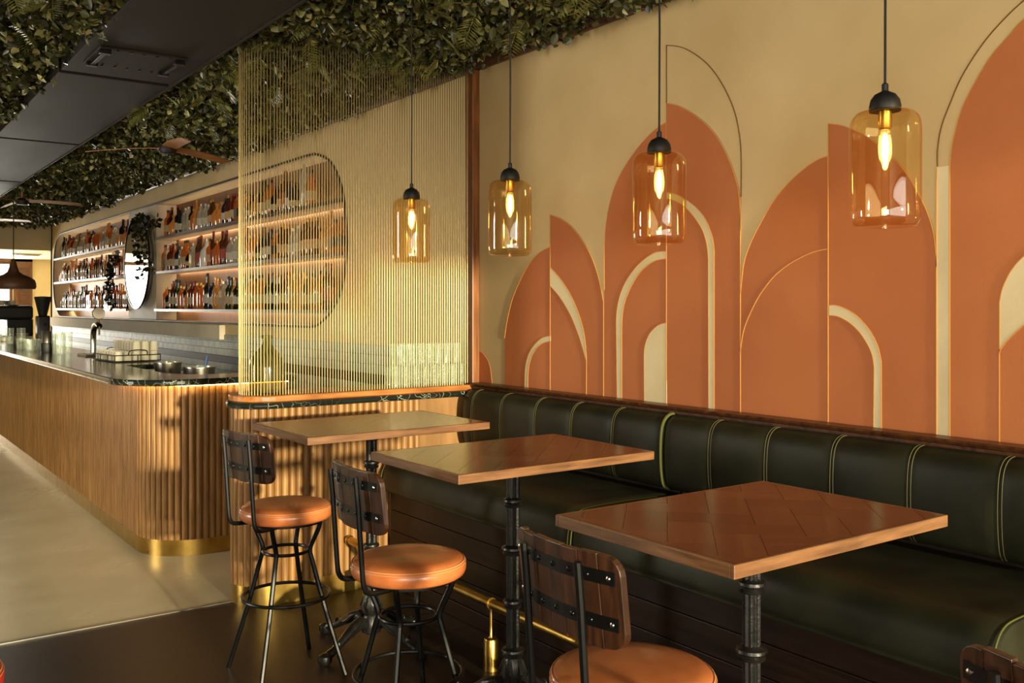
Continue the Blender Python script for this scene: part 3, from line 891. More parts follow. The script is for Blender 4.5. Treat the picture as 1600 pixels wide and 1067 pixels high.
# brass foot rail
fr = thing('foot_rail', 'brass foot rail on posts along the bench front', 'foot rail', (2.43, 3.53, 0))
MB().tube([(0, 1.42, .30), (0, -2.1, .30)], .0225, 16).build('rail_tube', M['brass'], fr, True)
MB().lathe([(.0225, 0), (.027, .004), (.027, .02), (.0, .026)], n=16, cap=False).xf(Matrix.Translation((0, 1.42, .30)) @ Matrix.Rotation(-PI / 2, 4, 'X')).build('end_cap', M['brass'], fr, True)
for yy in (1.2, 0, -1.25):
    p = MB().lathe([(.001, 0), (.033, 0), (.033, .135), (.03, .142), (.012, .144), (.008, .15), (.0065, .20), (.0065, .275)], (0, yy, 0), 20).build('post', M['brass'], fr, True)
    MB().lathe([(.0225, -.006), (.0265, -.006), (.0265, .006), (.0225, .006)], n=20, cap=False).xf(Matrix.Translation((0, yy, .30)) @ Matrix.Rotation(PI / 2, 4, 'X')).build('collar', M['brass'], p, True)

# ================================================================== tables
def clip(poly, x0, x1, y0, y1):
    def cut(P, f, inter):
        out = []
        for i in range(len(P)):
            a, b = P[i - 1], P[i]
            if f(b):
                if not f(a): out.append(inter(a, b))
                out.append(b)
            elif f(a): out.append(inter(a, b))
        return out
    def ix(c): return lambda a, b: (c, a[1] + (b[1] - a[1]) * (c - a[0]) / (b[0] - a[0]))
    def iy(c): return lambda a, b: (a[0] + (b[0] - a[0]) * (c - a[1]) / (b[1] - a[1]), c)
    P = poly
    for f, i in ((lambda p: p[0] >= x0, ix(x0)), (lambda p: p[0] <= x1, ix(x1)), (lambda p: p[1] >= y0, iy(y0)), (lambda p: p[1] <= y1, iy(y1))):
        if len(P) < 3: return []
        P = cut(P, f, i)
    return P


def area2(P):
    return abs(sum(P[i - 1][0] * P[i][1] - P[i][0] * P[i - 1][1] for i in range(len(P)))) / 2


def table(label, cx, cy, lx, ly, h, rz=0.0):
    root = thing('high_table', label, 'table', (cx, cy, 0), rz, 'high tables along the bench')
    hx, hy = lx / 2, ly / 2; t = .033; e = .012
    top = MB().box(-hx + e, hx - e, -hy + e, hy - e, h - t, h - .003).build('table_top', M['table_core'], root)
    for (a, b, c, d) in ((-hx, hx, -hy, -hy + e), (-hx, hx, hy - e, hy), (-hx, -hx + e, -hy + e, hy - e), (hx - e, hx, -hy + e, hy - e)):
        MB().box(a, b, c, d, h - t, h).build('edge_lipping', M['table_edge'], top, bevel=.002)
    w = .118; Lp = 2 * w; g = .0006
    ca, sa = math.cos(PI / 4), math.sin(PI / 4)
    for i in range(-8, 9):
        for j in range(-8, 9):
            # herringbone: horizontal and vertical blocks in the rotated frame
            bx, by = i * w + j * 2 * w, i * w - j * 2 * w
            for (x0, x1, y0, y1, vert) in ((bx, bx + Lp, by, by + w, 0), (bx - w, bx, by - 0, by + Lp, 1)):
                q = [(x0 + g, y0 + g), (x1 - g, y0 + g), (x1 - g, y1 - g), (x0 + g, y1 - g)]
                q = [(x * ca - y * sa, x * sa + y * ca) for x, y in q]
                q = clip(q, -hx + e + g, hx - e - g, -hy + e + g, hy - e - g)
                if len(q) < 3 or area2(q) < 4e-5: continue
                mx = sum(p[0] for p in q) / len(q); my = sum(p[1] for p in q) / len(q)
                ang = PI / 4 + (PI / 2 if vert else 0)
                c2, s2 = math.cos(-ang), math.sin(-ang)
                q = [((x - mx) * c2 - (y - my) * s2, (x - mx) * s2 + (y - my) * c2) for x, y in q]
                MB().prism_z(q, -.003, 0).build('parquet_block', M['parquet_x'], top, loc=(mx, my, h), rot=(0, 0, ang))
    MB().box(-.11, .11, -.11, .11, h - t - .012, h - t).build('mounting_plate', M['cast_iron'], root, bevel=.003)
    # fluted column with collars
    def fl(r, n=40):
        return [(r * (1 + .09 * math.cos(10 * 2 * PI * k / n)) * math.cos(2 * PI * k / n), r * (1 + .09 * math.cos(10 * 2 * PI * k / n)) * math.sin(2 * PI * k / n)) for k in range(n)]
    zt = h - t - .012
    MB().prism_z(fl(.0245), .24, zt).build('column', M['cast_iron'], root, True)
    for zc, s in ((zt - .02, 1.0), (h - .20, 1.0), (h - .39, 1.15), (h - .60, 1.0), (.27, 1.15)):
        MB().lathe([(.024 * s, -.022), (.034 * s, -.018), (.036 * s, -.010), (.030 * s, -.004), (.040 * s, .004), (.038 * s, .012), (.028 * s, .016), (.024 * s, .022)], (0, 0, zc), 20).build('collar', M['cast_iron'], root, True)
    hub = MB().lathe([(.030, .06), (.046, .07), (.05, .10), (.044, .13), (.034, .15), (.040, .17), (.046, .20), (.040, .23), (.028, .255)], (0, 0, 0), 20).build('hub', M['cast_iron'], root, True)
    for k in range(8):
        a = 2 * PI * k / 8
        MB().tube([(.036 * math.cos(a), .036 * math.sin(a), .16), (.05 * math.cos(a), .05 * math.sin(a), .195), (.038 * math.cos(a), .038 * math.sin(a), .24)], [.004, .009, .003], 6).build('acanthus_leaf', M['cast_iron'], hub, True)
    for k in range(4):
        a = math.radians(20 + 90 * k); d = Vector((math.cos(a), math.sin(a), 0)); n = Vector((-d.y, d.x, 0))
        path = [d * r_ + Vector((0, 0, z_)) for r_, z_ in ((.03, .105), (.08, .13), (.13, .115), (.19, .08), (.25, .05), (.295, .034))]
        leg = MB().tube(path, [.026, .03, .026, .02, .018, .022], 10).build('leg', M['cast_iron'], root, True)
        MB().lathe([(.003, 0), (.026, .004), (.034, .02), (.03, .042), (.012, .054)], tuple(d * .31), 14).build('claw_foot', M['cast_iron'], leg, True)
        for s in (-1, 1):
            MB().tube([d * .07 + n * (.022 * s) + Vector((0, 0, .15)), d * .11 + n * (.03 * s) + Vector((0, 0, .12)), d * .15 + n * (.026 * s) + Vector((0, 0, .095)), d * .2 + n * (.016 * s) + Vector((0, 0, .078))], [.004, .009, .007, .003], 6).build('scroll', M['cast_iron'], leg, True)
        MB().tube([d * .215 + Vector((0, 0, .062)), d * .23 + Vector((0, 0, .075)), d * .245 + Vector((0, 0, .058))], [.012, .016, .01], 8).build('knuckle', M['cast_iron'], leg, True)
    return root


table('parquet-topped high table nearest the camera on fluted iron pedestal', 2.125, 1.783, .90, .656, 1.05)
table('middle of the three brown high tables with fluted iron pedestal', 2.207, 3.052, .925, .645, 1.065)
table('high table nearest the oak partition with claw-footed iron pedestal', 2.135, 4.125, .945, .655, 1.08)

# ================================================================== stools
def make_stool(label, cx, cy, rot, group=True, seatmat='tan_leather'):
    root = thing('bar_stool', label, 'stool', (cx, cy, 0), rot, 'slat-back bar stools')
    prof = [(.001, .688), (.17, .688), (.186, .69), (.198, .698), (.204, .712), (.205, .726), (.200, .742), (.188, .753), (.16, .760), (.10, .764), (.001, .766)]
    seat = MB().lathe(prof, n=48, cap=False).build('seat', M[seatmat], root, True)
    MB().ring((0, 0, .745), .1985, .0022, 48, 5).build('seam', M['tan_stitch'], seat, True)
    MB().ring((0, 0, .738), .2025, .0016, 48, 5).build('seam', M['tan_stitch'], seat, True)
    MB().lathe([(.16, .676), (.165, .676), (.165, .69), (.16, .69)], n=32, cap=False).build('swivel_plate', M['black_metal'], root, True)
    for k in range(4):
        a = PI / 4 + k * PI / 2 - rot
        ca, sa = math.cos(a), math.sin(a)
        pts = [(r * ca, r * sa, z) for r, z in spline([(.162, .688), (.150, .645), (.118, .575), (.112, .545), (.122, .505), (.19, .27), (.278, .002)], 4)]
        MB().tube(pts, .0108, 8).build('leg', M['black_metal'], root, True)
    MB().ring((0, 0, .545), .101, .0075, 32, 8).build('upper_ring', M['black_metal'], root, True)
    MB().ring((0, 0, .345), .192, .0078, 40, 8).build('foot_ring', M['black_metal'], root, True)

    def bx(y, z):
        return -.224 + .9 * y * y - .11 * (z - .99)
    for s in (-1, 1):
        yy = s * .105
        pts = [(-.252, yy, 1.075), (-.243, yy, .98), (-.235, yy, .86), (-.228, yy, .76)] + spline([(-.226, yy, .735), (-.221, yy, .705), (-.205, yy, .684), (-.17, yy * .97, .678), (-.08, yy * .8, .678)], 5)
        MB().tube(pts, .0095, 8).build('back_post', M['black_metal'], root, True)
    nsl = 7; w = .0565
    rr = random.Random(int(cy * 100))
    for k in range(nsl):
        y0 = (k - nsl / 2) * w + .001; y1 = y0 + w - .002; ym = (y0 + y1) / 2
        zt = 1.096 + rr.uniform(-.003, .003); zb = .885 + rr.uniform(-.003, .003)
        # outline in (y, z); end slats have rounded outer corners
        if k in (0, nsl - 1):
            s = -1 if k == 0 else 1
            yo = y0 if k == 0 else y1; yi = y1 if k == 0 else y0
            R = .042
            P = [(yi, zb)] + [(yo - s * R + s * R * math.sin(a), zb + R - R * math.cos(a)) for a in np.linspace(0, PI / 2, 6)] + \
                [(yo - s * R + s * R * math.cos(a), zt - R + R * math.sin(a)) for a in np.linspace(0, PI / 2, 6)] + [(yi, zt)]
        else:
            P = [(y0, zb), (y1, zb), (y1, zt), (y0, zt)]
        slope = 1.8 * ym
        rows = []
        for dx in (-.009, .009):
            rows.append([(bx(ym, z) + slope * (yy - ym) + dx, yy, z) for yy, z in P])
        MB().loft(rows, cap=True, wrap=True).build('slat', M['slat_wood'], root, bevel=.002)
    for zc in (1.048, .945):
        rows = []
        for yy in np.linspace(-.185, .185, 15):
            x = bx(yy, zc) - .0095
            rows.append([(x, yy, zc - .015), (x, yy, zc + .015), (x - .0035, yy, zc + .015), (x - .0035, yy, zc - .015)])
        st_ = MB().loft(rows, cap=True, wrap=True).build('strap', M['black_metal'], root)
        for yy in (-.17, -.113, -.0565, 0, .0565, .113, .17):
            MB().lathe([(.0065, 0), (.0055, .003), (.002, .0045)], n=10).xf(Matrix.Translation((bx(yy, zc) - .013, yy, zc)) @ Matrix.Rotation(-PI / 2, 4, 'Y')).build('rivet', M['steel' if abs(yy) > .16 else 'black_metal'], st_, True)
    return root


make_stool('tan leather bar stool nearest the oak partition, backrest turned to the bar', 1.672, 4.055, math.radians(10))
make_stool('tan leather bar stool with slatted back in the middle of the row', 1.672, 2.945, math.radians(-2))
make_stool('tan leather bar stool at the bottom centre before the parquet table', 1.60, 1.712, math.radians(-2))
make_stool('bar stool in the lower right corner with only its slatted back showing', 1.70, .62, math.radians(-6))
make_stool('red leather stool peeping in at lower left corner', .155, 2.69, 0.0, seatmat='red')

# ================================================================== pendant lamps
def pendant(label, x, y):
    root = thing('pendant_lamp', label, 'lamp', (x, y, 0), 0, 'amber glass pendants over the tables')
    R = .093
    gp = spline([(.036, 2.178), (.062, 2.176), (.082, 2.165), (R, 2.135), (R, 2.05), (R, 1.93), (R, 1.888), (.086, 1.866), (.070, 1.858), (.03, 1.860)], 5)
    g = MB().lathe([(max(r, .002), z) for r, z in gp], n=48, cap=False).build('glass_shade', M['amber_glass'], root, True)
    MB().lathe([(.002, 1.860), (.030, 1.860)], n=32, cap=False).build('glass_base', M['amber_glass'], g, True)
    MB().lathe([(.001, 1.85), (.007, 1.854), (.008, 1.866), (.001, 1.87)], n=12, cap=False).build('glass_nub', M['amber_glass'], g, True)
    MB().lathe([(.0415, 2.176), (.042, 2.19), (.038, 2.208), (.028, 2.222), (.012, 2.23), (.009, 2.232), (.009, 2.25), (.003, 2.255)], n=24).build('cap', M['black_matte'], root, True)
    MB().lathe([(.018, 2.176), (.018, 2.13), (.014, 2.125)], n=16).build('socket', M['brass'], root, True)
    b = MB().lathe([(.012, 2.124), (.017, 2.10), (.019, 2.07), (.016, 2.045), (.008, 2.03), (.001, 2.026)], n=16, cap=False).build('bulb', M['clear_glass'], root, True)
    MB().lathe([(.003, 2.115), (.0075, 2.10), (.009, 2.07), (.007, 2.048), (.001, 2.04)], n=12).build('filament', M['bulb_glass'], b, True)
    MB().tube([(0, 0, 2.25), (.002, 0, 2.6), (0, .001, 3.16)], .0036, 8).build('cord', M['black_matte'], root, True)
    return root


pendant('amber glass cylinder pendant hanging nearest the camera', 2.35, 1.508)
pendant('amber glass cylinder pendant in front of the tallest mural arch', 2.35, 2.379)
pendant('amber glass cylinder pendant beside the wooden screen post', 2.35, 3.271)
pendant('amber glass cylinder pendant hanging before the brass rods', 2.35, 4.11)

# ================================================================== things on the partition ledge
dj = thing('demijohn', 'olive glass demijohn bottle standing behind the brass rods', 'bottle', (2.02, 5.18, 1.152))
MB().lathe([(.001, .002), (.085, .0), (.098, .01), (.1, .05), (.099, .15), (.092, .19), (.07, .225), (.04, .255), (.027, .275), (.025, .31)], n=32, cap=False).build('body', M['green_glass'], dj, True)
MB().lathe([(.025, .308), (.032, .310), (.033, .325), (.027, .328)], n=24).build('lip', M['green_glass'], dj, True)
def tumbler_mesh(r, h, t=.004):
    return MB().lathe([(.001, .001), (r * .86, 0), (r * .88, .006), (r, h), (r - t, h), (r * .82, .012), (.001, .011)], n=18, cap=False).mesh('tumbler', True)
TUM = tumbler_mesh(.033, .125)
for tier in range(2):
    for k in range(8 - tier):
        for row in range(2):
            if tier == 1 and row == 1 and k > 4: continue
            x = 2.82 + .067 * k + tier * .03; y = 5.115 + row * .085
            o = place('highball_glass', TUM, M['clear_glass'], None, (x, y, 1.152 + tier * .132))
            n_row = 8 - tier if not (tier == 1 and row == 1) else 5
            word = ['first', 'second', 'third', 'fourth', 'fifth', 'sixth', 'seventh', 'eighth'][n_row - 1 - k]
            tag(o, '%s clear highball glass from the post, %s row, %s tier behind brass rods' % (word, ('front', 'back')[row], ('lower', 'upper')[tier]), 'glass', 'highball glasses stacked behind the rods')
o = MB().box(2.785, 3.33, 5.07, 5.25, 1.2785, 1.2825).build('glass_divider', M['clear_glass']); tag(o, 'clear sheet between the two tiers of highball glasses', 'tray')

# ================================================================== wall below the niche: panel, tiles, dark band
o = MB().box(3.29, WX + .001, 9.75, 19.1, 1.30, 1.452).build('pelmet_panel', M['white_panel'], wall, bevel=.004); o['label'] = 'cream panel under the bottle niche'
MB().box(WX - .006, WX + .001, 5.33, 19.1, .86, 1.352).build('tile_backing', M['grout'], wall)
tw, thh, gp_ = .20, .073, .004
TILE = MB().box(-.008, 0, gp_ / 2, tw - gp_ / 2, gp_ / 2, thh - gp_ / 2).mesh('tile')
mbf = MB()
for rowi, z0 in enumerate((1.279, 1.206, 1.133, .985, .912)):
    y = 5.34 - (tw / 2 if rowi % 2 else 0)
    while y < 19.0:
        ya = max(y, 5.335)
        if y < 12.6 and y >= 5.335:
            place('tile', TILE, M['tile'], wall, (WX - .005, y, z0))
        elif y >= 12.6:
            mbf.box(WX - .013, WX - .005, y + gp_ / 2, y + tw - gp_ / 2, z0 + gp_ / 2, z0 + thh - gp_ / 2)
        else:
            MB().box(WX - .013, WX - .005, ya, y + tw - gp_ / 2, z0 + gp_ / 2, z0 + thh - gp_ / 2).build('tile', M['tile'], wall)
        y += tw
tag(mbf.build('far_tiles', M['tile'], wall), kind='stuff')
MB().box(WX - .014, WX - .004, 5.335, 19.0, 1.060, 1.131).build('dark_tile_band', M['band'], wall)
bb = thing('back_counter', 'low dark work counter along the tiled wall behind the bar', 'counter', (3.1, 9, 0))
MB().box(-.22, .23, -2.2, 9.9, .87, .905).build('worktop', M['steel'], bb, bevel=.004)
for k in range(8):
    MB().box(-.2, .23, -2.18 + k * 1.51, -2.18 + (k + 1) * 1.51 - .01, .0, .87).build('cabinet', M['black_metal'], bb)

# ================================================================== shelves, mirror, bottles
SH = (1.615, 2.085, 2.515)
sections = ((6.95, 12.35), (13.75, 18.9))
sec_name = ('right of the round mirror', 'left of the round mirror')
shelf_name = ('lowest', 'middle', 'top')


def niche_half(z):
    best = min(NR, key=lambda p: abs(p[1] - z))
    return best[0]


for si, z in enumerate(SH):
    for ci, (ya, yb) in enumerate(sections):
        yr = niche_half(z) + .02
        a, b = (max(ya, yr), yb) if ci == 0 else (ya, min(yb, 25.88 - yr))
        s = thing('display_shelf', '%s pale bottle shelf in the niche %s' % (shelf_name[si], sec_name[ci]), 'shelf', (3.45, a, z))
        MB().box(-.10, .128, 0, b - a, -.028, 0).build('board', M['shelf'], s)
        MB().box(-.115, -.10, 0, b - a, -.03, 0).build('edge_strip', M['shelf_edge'], s)
        MB().box(.13, .165, .1, b - a - .1, -.012, -.002).build('led_strip', M['led_shelf'], s)
# pillar between the two shelf runs
o = MB().box(3.37, WX + ND, 12.37, 13.73, 1.47, 2.94).build('niche_pillar', M['niche'], wall)
o['label'] = 'pale pillar behind the round mirror'

mi = thing('round_mirror', 'large round mirror hung on the pale pillar between the bottle shelves', 'mirror', (3.30, 13.05, 2.225))
MB().lathe([(.60, -.012), (.615, -.012), (.62, 0), (.615, .012), (.60, .012)], n=64, cap=False).xf(Matrix.Rotation(-PI / 2, 4, 'Y')).build('frame', M['black_metal'], mi, True)
MB().lathe([(.001, .004), (.605, .004)], n=64, cap=False).xf(Matrix.Rotation(-PI / 2, 4, 'Y')).build('mirror_glass', M['mirror'], mi)
MB().lathe([(.48, -.07), (.5, -.07), (.5, -.012), (.48, -.012)], n=48, cap=False).xf(Matrix.Rotation(-PI / 2, 4, 'Y')).build('backing_ring', M['niche'], mi, True)

# bottle kinds
def bottle_meshes(r, h, sh, nr, capw=1.15, square=False):
    """body, cap, label; sh = shoulder height fraction"""
    zb = h * sh
    prof = [(.001, .001), (r * .93, 0), (r, r * .12), (r, zb), (r * .86, zb + r * .45), (nr * 1.1, zb + r * 1.15), (nr, zb + r * 1.6), (nr, h * .93)]
    n = 4 if square else 14
    body = MB().lathe(prof, n=n, cap=False).mesh('body', not square)
    cap = MB().lathe([(nr * capw, h * .905), (nr * capw, h * .995), (nr * capw * .8, h)], n=10).mesh('cap', True)
    lab = MB().lathe([(r * 1.012, zb * .3), (r * 1.012, zb * .72)], n=n, cap=False).mesh('label', not square)
    return body, cap, lab


KINDS = {
    'whisky': bottle_meshes(.045, .31, .60, .014), 'gin': bottle_meshes(.048, .27, .62, .015), 'wine': bottle_meshes(.037, .33, .56, .0125),
    'squat': bottle_meshes(.058, .24, .48, .016), 'tall': bottle_meshes(.034, .36, .66, .012), 'square': bottle_meshes(.056, .28, .66, .015, 1.2, True),
}
BM = {
    'amber': thin_glass('amber_spirit', (226, 146, 60), .04, .4), 'gold': thin_glass('golden_spirit', (238, 186, 96), .04, .4),
    'clear': thin_glass('clear_spirit', (222, 218, 204), .04, .35), 'dark': thin_glass('dark_bottle_glass', (40, 30, 20), .05, .6),
    'green': thin_glass('green_bottle_glass', (44, 66, 36), .04, .5), 'brown': thin_glass('brown_bottle_glass', (112, 58, 24), .04, .5),
    'red': thin_glass('red_liqueur', (140, 52, 30), .04, .45), 'blue': thin_glass('blue_bottle_glass', (36, 48, 84), .04, .55),
    'frost': thin_glass('frosted_bottle_glass', (236, 232, 222), .2, .75),
}
CM = {'black': plain('black_cap', (24, 20, 18), .4), 'gold': plain('gold_cap', (190, 140, 60), .3, .9), 'cork': plain('cork_cap', (176, 132, 84), .7),
      'red': plain('red_cap', (130, 36, 26), .45), 'silver': plain('silver_cap', (190, 186, 178), .3, .9)}
LM = {'cream': plain('cream_label', (174, 152, 108), .6), 'white': plain('white_label', (186, 176, 154), .6), 'dark': plain('dark_label', (42, 34, 28), .5),
      'tan': plain('tan_label', (186, 140, 86), .6), 'red': plain('red_label', (150, 52, 38), .6)}
SHAPE = {'whisky': 'round-shouldered', 'gin': 'short round', 'wine': 'slim sloping', 'squat': 'squat wide', 'tall': 'tall thin', 'square': 'square'}
LOOK = {'amber': 'amber', 'gold': 'golden', 'clear': 'clear glass', 'dark': 'near-black', 'green': 'dark green', 'brown': 'brown', 'red': 'red', 'blue': 'deep blue', 'frost': 'frosted white'}


def bottle(kind, glass, cap, lab, x, y, z, s, label, group):
    root = thing('bottle', label, 'bottle', (x, y, z), PI / 4 if kind == 'square' else random.uniform(0, 6.28), group)
    root.scale = (s, s, s)
    b, c, l = KINDS[kind]
    place('body', b, BM[glass], root); place('cap', c, CM[cap], root)
    if lab: place('paper_label', l, LM[lab], root)
    return root


rb = random.Random(5)
CHOICES = [('whisky', 'amber', 'black', 'cream'), ('whisky', 'brown', 'gold', 'tan'), ('gin', 'clear', 'silver', 'white'), ('tall', 'gold', 'cork', 'cream'),
           ('wine', 'green', 'black', 'cream'), ('wine', 'dark', 'red', 'white'), ('square', 'amber', 'black', 'dark'), ('square', 'clear', 'silver', None),
           ('squat', 'gold', 'cork', None), ('tall', 'brown', 'red', 'red'), ('gin', 'blue', 'black', 'white'), ('whisky', 'red', 'red', 'cream'),
           ('squat', 'dark', 'black', 'cream'), ('gin', 'amber', 'gold', None), ('wine', 'gold', 'gold', 'tan')]
special = [   # (section, shelf, y, spec, label)
    (0, 1, 10.62, ('squat', 'frost', 'silver', None), 'frosted white squat bottle with silver neck on the middle shelf', 1.35),
    (1, 2, 18.55, ('tall', 'green', 'black', None), 'tall dark green bottle at the far left end of the top shelf', 1.12),
    (1, 1, 14.95, ('wine', 'frost', 'silver', None), 'slender white bottle on the middle shelf left of the mirror', 1.15),
    (0, 2, 7.95, ('tall', 'clear', 'silver', None), 'tallest clear decanter on the top shelf behind the brass rods', 1.22),
    (0, 0, 10.6, ('wine', 'dark', 'black', 'white'), 'big black bottle with white label on the lowest shelf', 1.22),
    (1, 2, 14.35, ('whisky', 'dark', 'black', 'cream'), 'large dark bottle with cream label on the top shelf near mirror', 1.25),
]
ORD = ['first', 'second', 'third', 'fourth', 'fifth', 'sixth', 'seventh', 'eighth', 'ninth', 'tenth', 'eleventh', 'twelfth', 'thirteenth', 'fourteenth', 'fifteenth', 'sixteenth', 'seventeenth']
RAD = {'whisky': .045, 'gin': .048, 'wine': .037, 'squat': .058, 'tall': .034, 'square': .056}
for si, z in enumerate(SH):
    for ci, (ya, yb) in enumerate(sections):
        sp = [q for q in special if q[0] == ci and q[1] == si]
        for q in sp:
            bottle(*q[3], 3.445, q[2], z, q[5], q[4], 'special bottles in the niche')
        lo_ = max(ya, niche_half(z) + .1) + .12
        hi_ = yb - (.12 if ci == 0 else max(.15, yb - (25.88 - niche_half(z)) + .1))
        if ci == 0 and si == 2: lo_ = 7.75
        y = lo_; rows = []
        while y < hi_:
            spec = rb.choice(CHOICES); run = rb.choice((1, 1, 2, 3)) if spec[0] != 'squat' else 1
            for _ in range(run):
                sc = rb.uniform(.98, 1.12); rad = RAD[spec[0]] * sc
                y += rad
                if y >= hi_: break
                if all(abs(y - q[2]) > .075 + rad for q in sp):
                    rows.append((spec, 3.447 + rb.uniform(-.012, .012), y, sc))
                y += rad + .004
            y += rb.uniform(0, .012)
        if ci == 0: rows.reverse()
        tot = {}
        for r_ in rows: tot[r_[0]] = tot.get(r_[0], 0) + 1
        cnt = {}
        for spec, x, y, sc in rows:
            kind, glass, cap, lab = spec
            cnt[spec] = cnt.get(spec, 0) + 1
            where = '%s shelf, %s' % (shelf_name[si], ('right of the mirror', 'left of the mirror')[ci])
            if tot[spec] == 1:
                lb = '%s %s bottle with %s cap on %s' % (LOOK[glass], SHAPE[kind], cap, where)
            else:
                lb = '%s %s %s bottle counting from the mirror, %s' % (ORD[cnt[spec] - 1], LOOK[glass], SHAPE[kind], where)
            bottle(kind, glass, cap, lab, x, y, z, sc, lb, 'bottles on the %s shelf' % shelf_name[si])


# vines
def vine(label, root_loc, paths, n, seed, size):
    root = thing('trailing_vine', label, 'plant', root_loc)
    r = random.Random(seed)
    for p in paths:
        MB().tube(spline(p, 4), .004, 5).build('stem', M['stem'], root, True)
    mb = MB(); V = []; F = []
    for k in range(n):
        p = spline(r.choice(paths), 8); c = Vector(r.choice(p)) + Vector((r.uniform(-.05, .02), r.uniform(-.06, .06), r.uniform(-.06, .05)))
        d = Vector((r.uniform(-1, .2), r.uniform(-1, 1), r.uniform(-1, .5))).normalized()
        s = d.cross(Vector((r.uniform(-1, 1), r.uniform(-1, 1), r.uniform(-1, 1)))).normalized()
        S = size * r.uniform(.6, 1.3)
        i = len(V)
        V += [c, c + d * S * .45 + s * S * .38, c + d * S, c + d * S * .45 - s * S * .38]
        F.append((i, i + 1, i + 2, i + 3))
    mb.raw(V, F)
    tag(mb.build('leaves', M['leaf_dark'], root), kind='stuff')
    return root


vine('dark trailing vine hanging over the top of the round mirror', (3.25, 12.42, 2.55),
     [[(.1, -.1, .12), (0, .1, .26), (-.01, .3, .2), (-.02, .42, 0), (-.02, .36, -.2)], [(.1, -.3, .2), (0, -.05, .1), (-.02, .1, -.1), (-.02, .0, -.38), (-.02, .1, -.5)],
      [(0, 0, .1), (-.03, -.2, -.2), (-.03, -.42, -.42)]], 190, 3, .075)
vine('dark trailing plant spilling over the middle shelf left of mirror', (3.33, 14.2, 2.08),
     [[(.08, .2, .3), (.0, .1, .22), (-.04, .05, 0), (-.04, .02, -.25), (-.04, 0, -.45)], [(.08, .1, .3), (0, .25, .15), (-.04, .2, -.05), (-.04, .22, -.3)]], 190, 4, .075)

# ================================================================== things on the bar
CT = 1.170
rk = thing('glass_rack', 'black wire rack of upturned glasses on the bar top', 'rack', (2.12, 8.72, CT), math.radians(4))
for z in (.008, .06):
    MB().tube([(-.19, -.3, z), (.19, -.3, z), (.19, .3, z), (-.19, .3, z)], .004, 6, closed=True).build('wire_hoop', M['black_metal'], rk, True)
for (x, y) in [(-.19, -.3), (0, -.3), (.19, -.3), (-.19, .3), (0, .3), (.19, .3), (-.19, -.1), (-.19, .1), (.19, -.1), (.19, .1)]:
    MB().tube([(x, y, .004), (x, y, .06)], .004, 6).build('upright', M['black_metal'], rk, True)
for k in range(9):
    MB().tube([(-.19, -.27 + k * .0675, .008), (.19, -.27 + k * .0675, .008)], .0025, 5).build('floor_wire', M['black_metal'], rk, True)
for s in (-1, 1):
    MB().tube(spline([(-.08, s * .3, .06), (-.06, s * .315, .1), (.06, s * .315, .1), (.08, s * .3, .06)], 4), .004, 6).build('handle', M['black_metal'], rk, True)
M['rack_glass'] = thin_glass('washed_glass', (238, 234, 220), .05, .32, 1.5)
SHORT = MB().lathe([(.036, 0), (.034, .002), (.030, .075), (.026, .08), (.001, .08)], n=16, cap=False).mesh('glass', True)
RM = Matrix.Rotation(math.radians(4), 4, 'Z')
for i in range(5):
    for j in range(8):
        p = RM @ Vector((-.148 + i * .074, -.26 + j * .0742, 0))
        o = place('rocks_glass', SHORT, M['rack_glass'], None, (2.12 + p.x, 8.72 + p.y, CT + .013))
        tag(o, 'upturned rocks glass in the black wire rack', 'glass', 'glasses in the wire rack')
        if i >= 2:
            o = place('rocks_glass', SHORT, M['rack_glass'], None, (2.12 + p.x, 8.72 + p.y, CT + .096))
            tag(o, 'upturned rocks glass stacked on top of those in wire rack', 'glass', 'second layer of glasses on the rack')

bt = thing('beer_tap', 'curved chrome beer tap with round badge on the bar', 'beer tap', (2.12, 10.0, CT))
MB().lathe([(.05, 0), (.05, .012), (.03, .02)], n=20).build('base_flange', M['chrome'], bt, True)
MB().tube(spline([(0, 0, .01), (0, 0, .18), (.0, -.03, .25), (.0, -.1, .29), (0, -.2, .30), (0, -.26, .285)], 5), .028, 12).build('swan_neck', M['chrome'], bt, True)
MB().tube([(0, -.22, .30), (0, -.22, .36)], .012, 8).build('tap_lever', M['chrome'], bt, True)
MB().lathe([(.001, -.012), (.055, -.012), (.06, 0), (.055, .012), (.001, .012)], n=24, cap=False).xf(Matrix.Translation((0, -.22, .41)) @ Matrix.Rotation(PI / 2, 4, 'X')).build('badge', M['steel'], bt, True)
MB().tube([(0, -.25, .285), (0, -.25, .20)], .009, 8).build('spout', M['chrome'], bt, True)
MB().box(-.16, .16, -.42, -.06, 0, .022).build('drip_tray', M['steel'], bt, bevel=.004)

def bucket(label, x, y, z, r, h, ice=True):
    b = thing('ice_bucket', label, 'bucket', (x, y, z))
    MB().lathe([(.001, .002), (r * .85, 0), (r * .88, .01), (r, h), (r + .008, h), (r + .008, h + .006), (r - .004, h + .006), (r * .84, .012), (.001, .012)], n=28, cap=False).build('pail', M['steel'], b, True)
    if ice:
        q = MB(); rr = random.Random(int(x * 99))
        for k in range(26):
            a = rr.uniform(0, 6.28); d = rr.uniform(0, r * .8); s_ = rr.uniform(.012, .019); st0 = len(q.v)
            q.box(-s_, s_, -s_, s_, -s_, s_); q.xf(Matrix.Translation((d * math.cos(a), d * math.sin(a), h - .015 + rr.uniform(-.02, .02))) @ Matrix.Rotation(rr.uniform(0, 3), 4, (1, 1, .4)), st0)
        tag(q.build('ice_cubes', M['clear_glass'], b), kind='stuff')
    return b


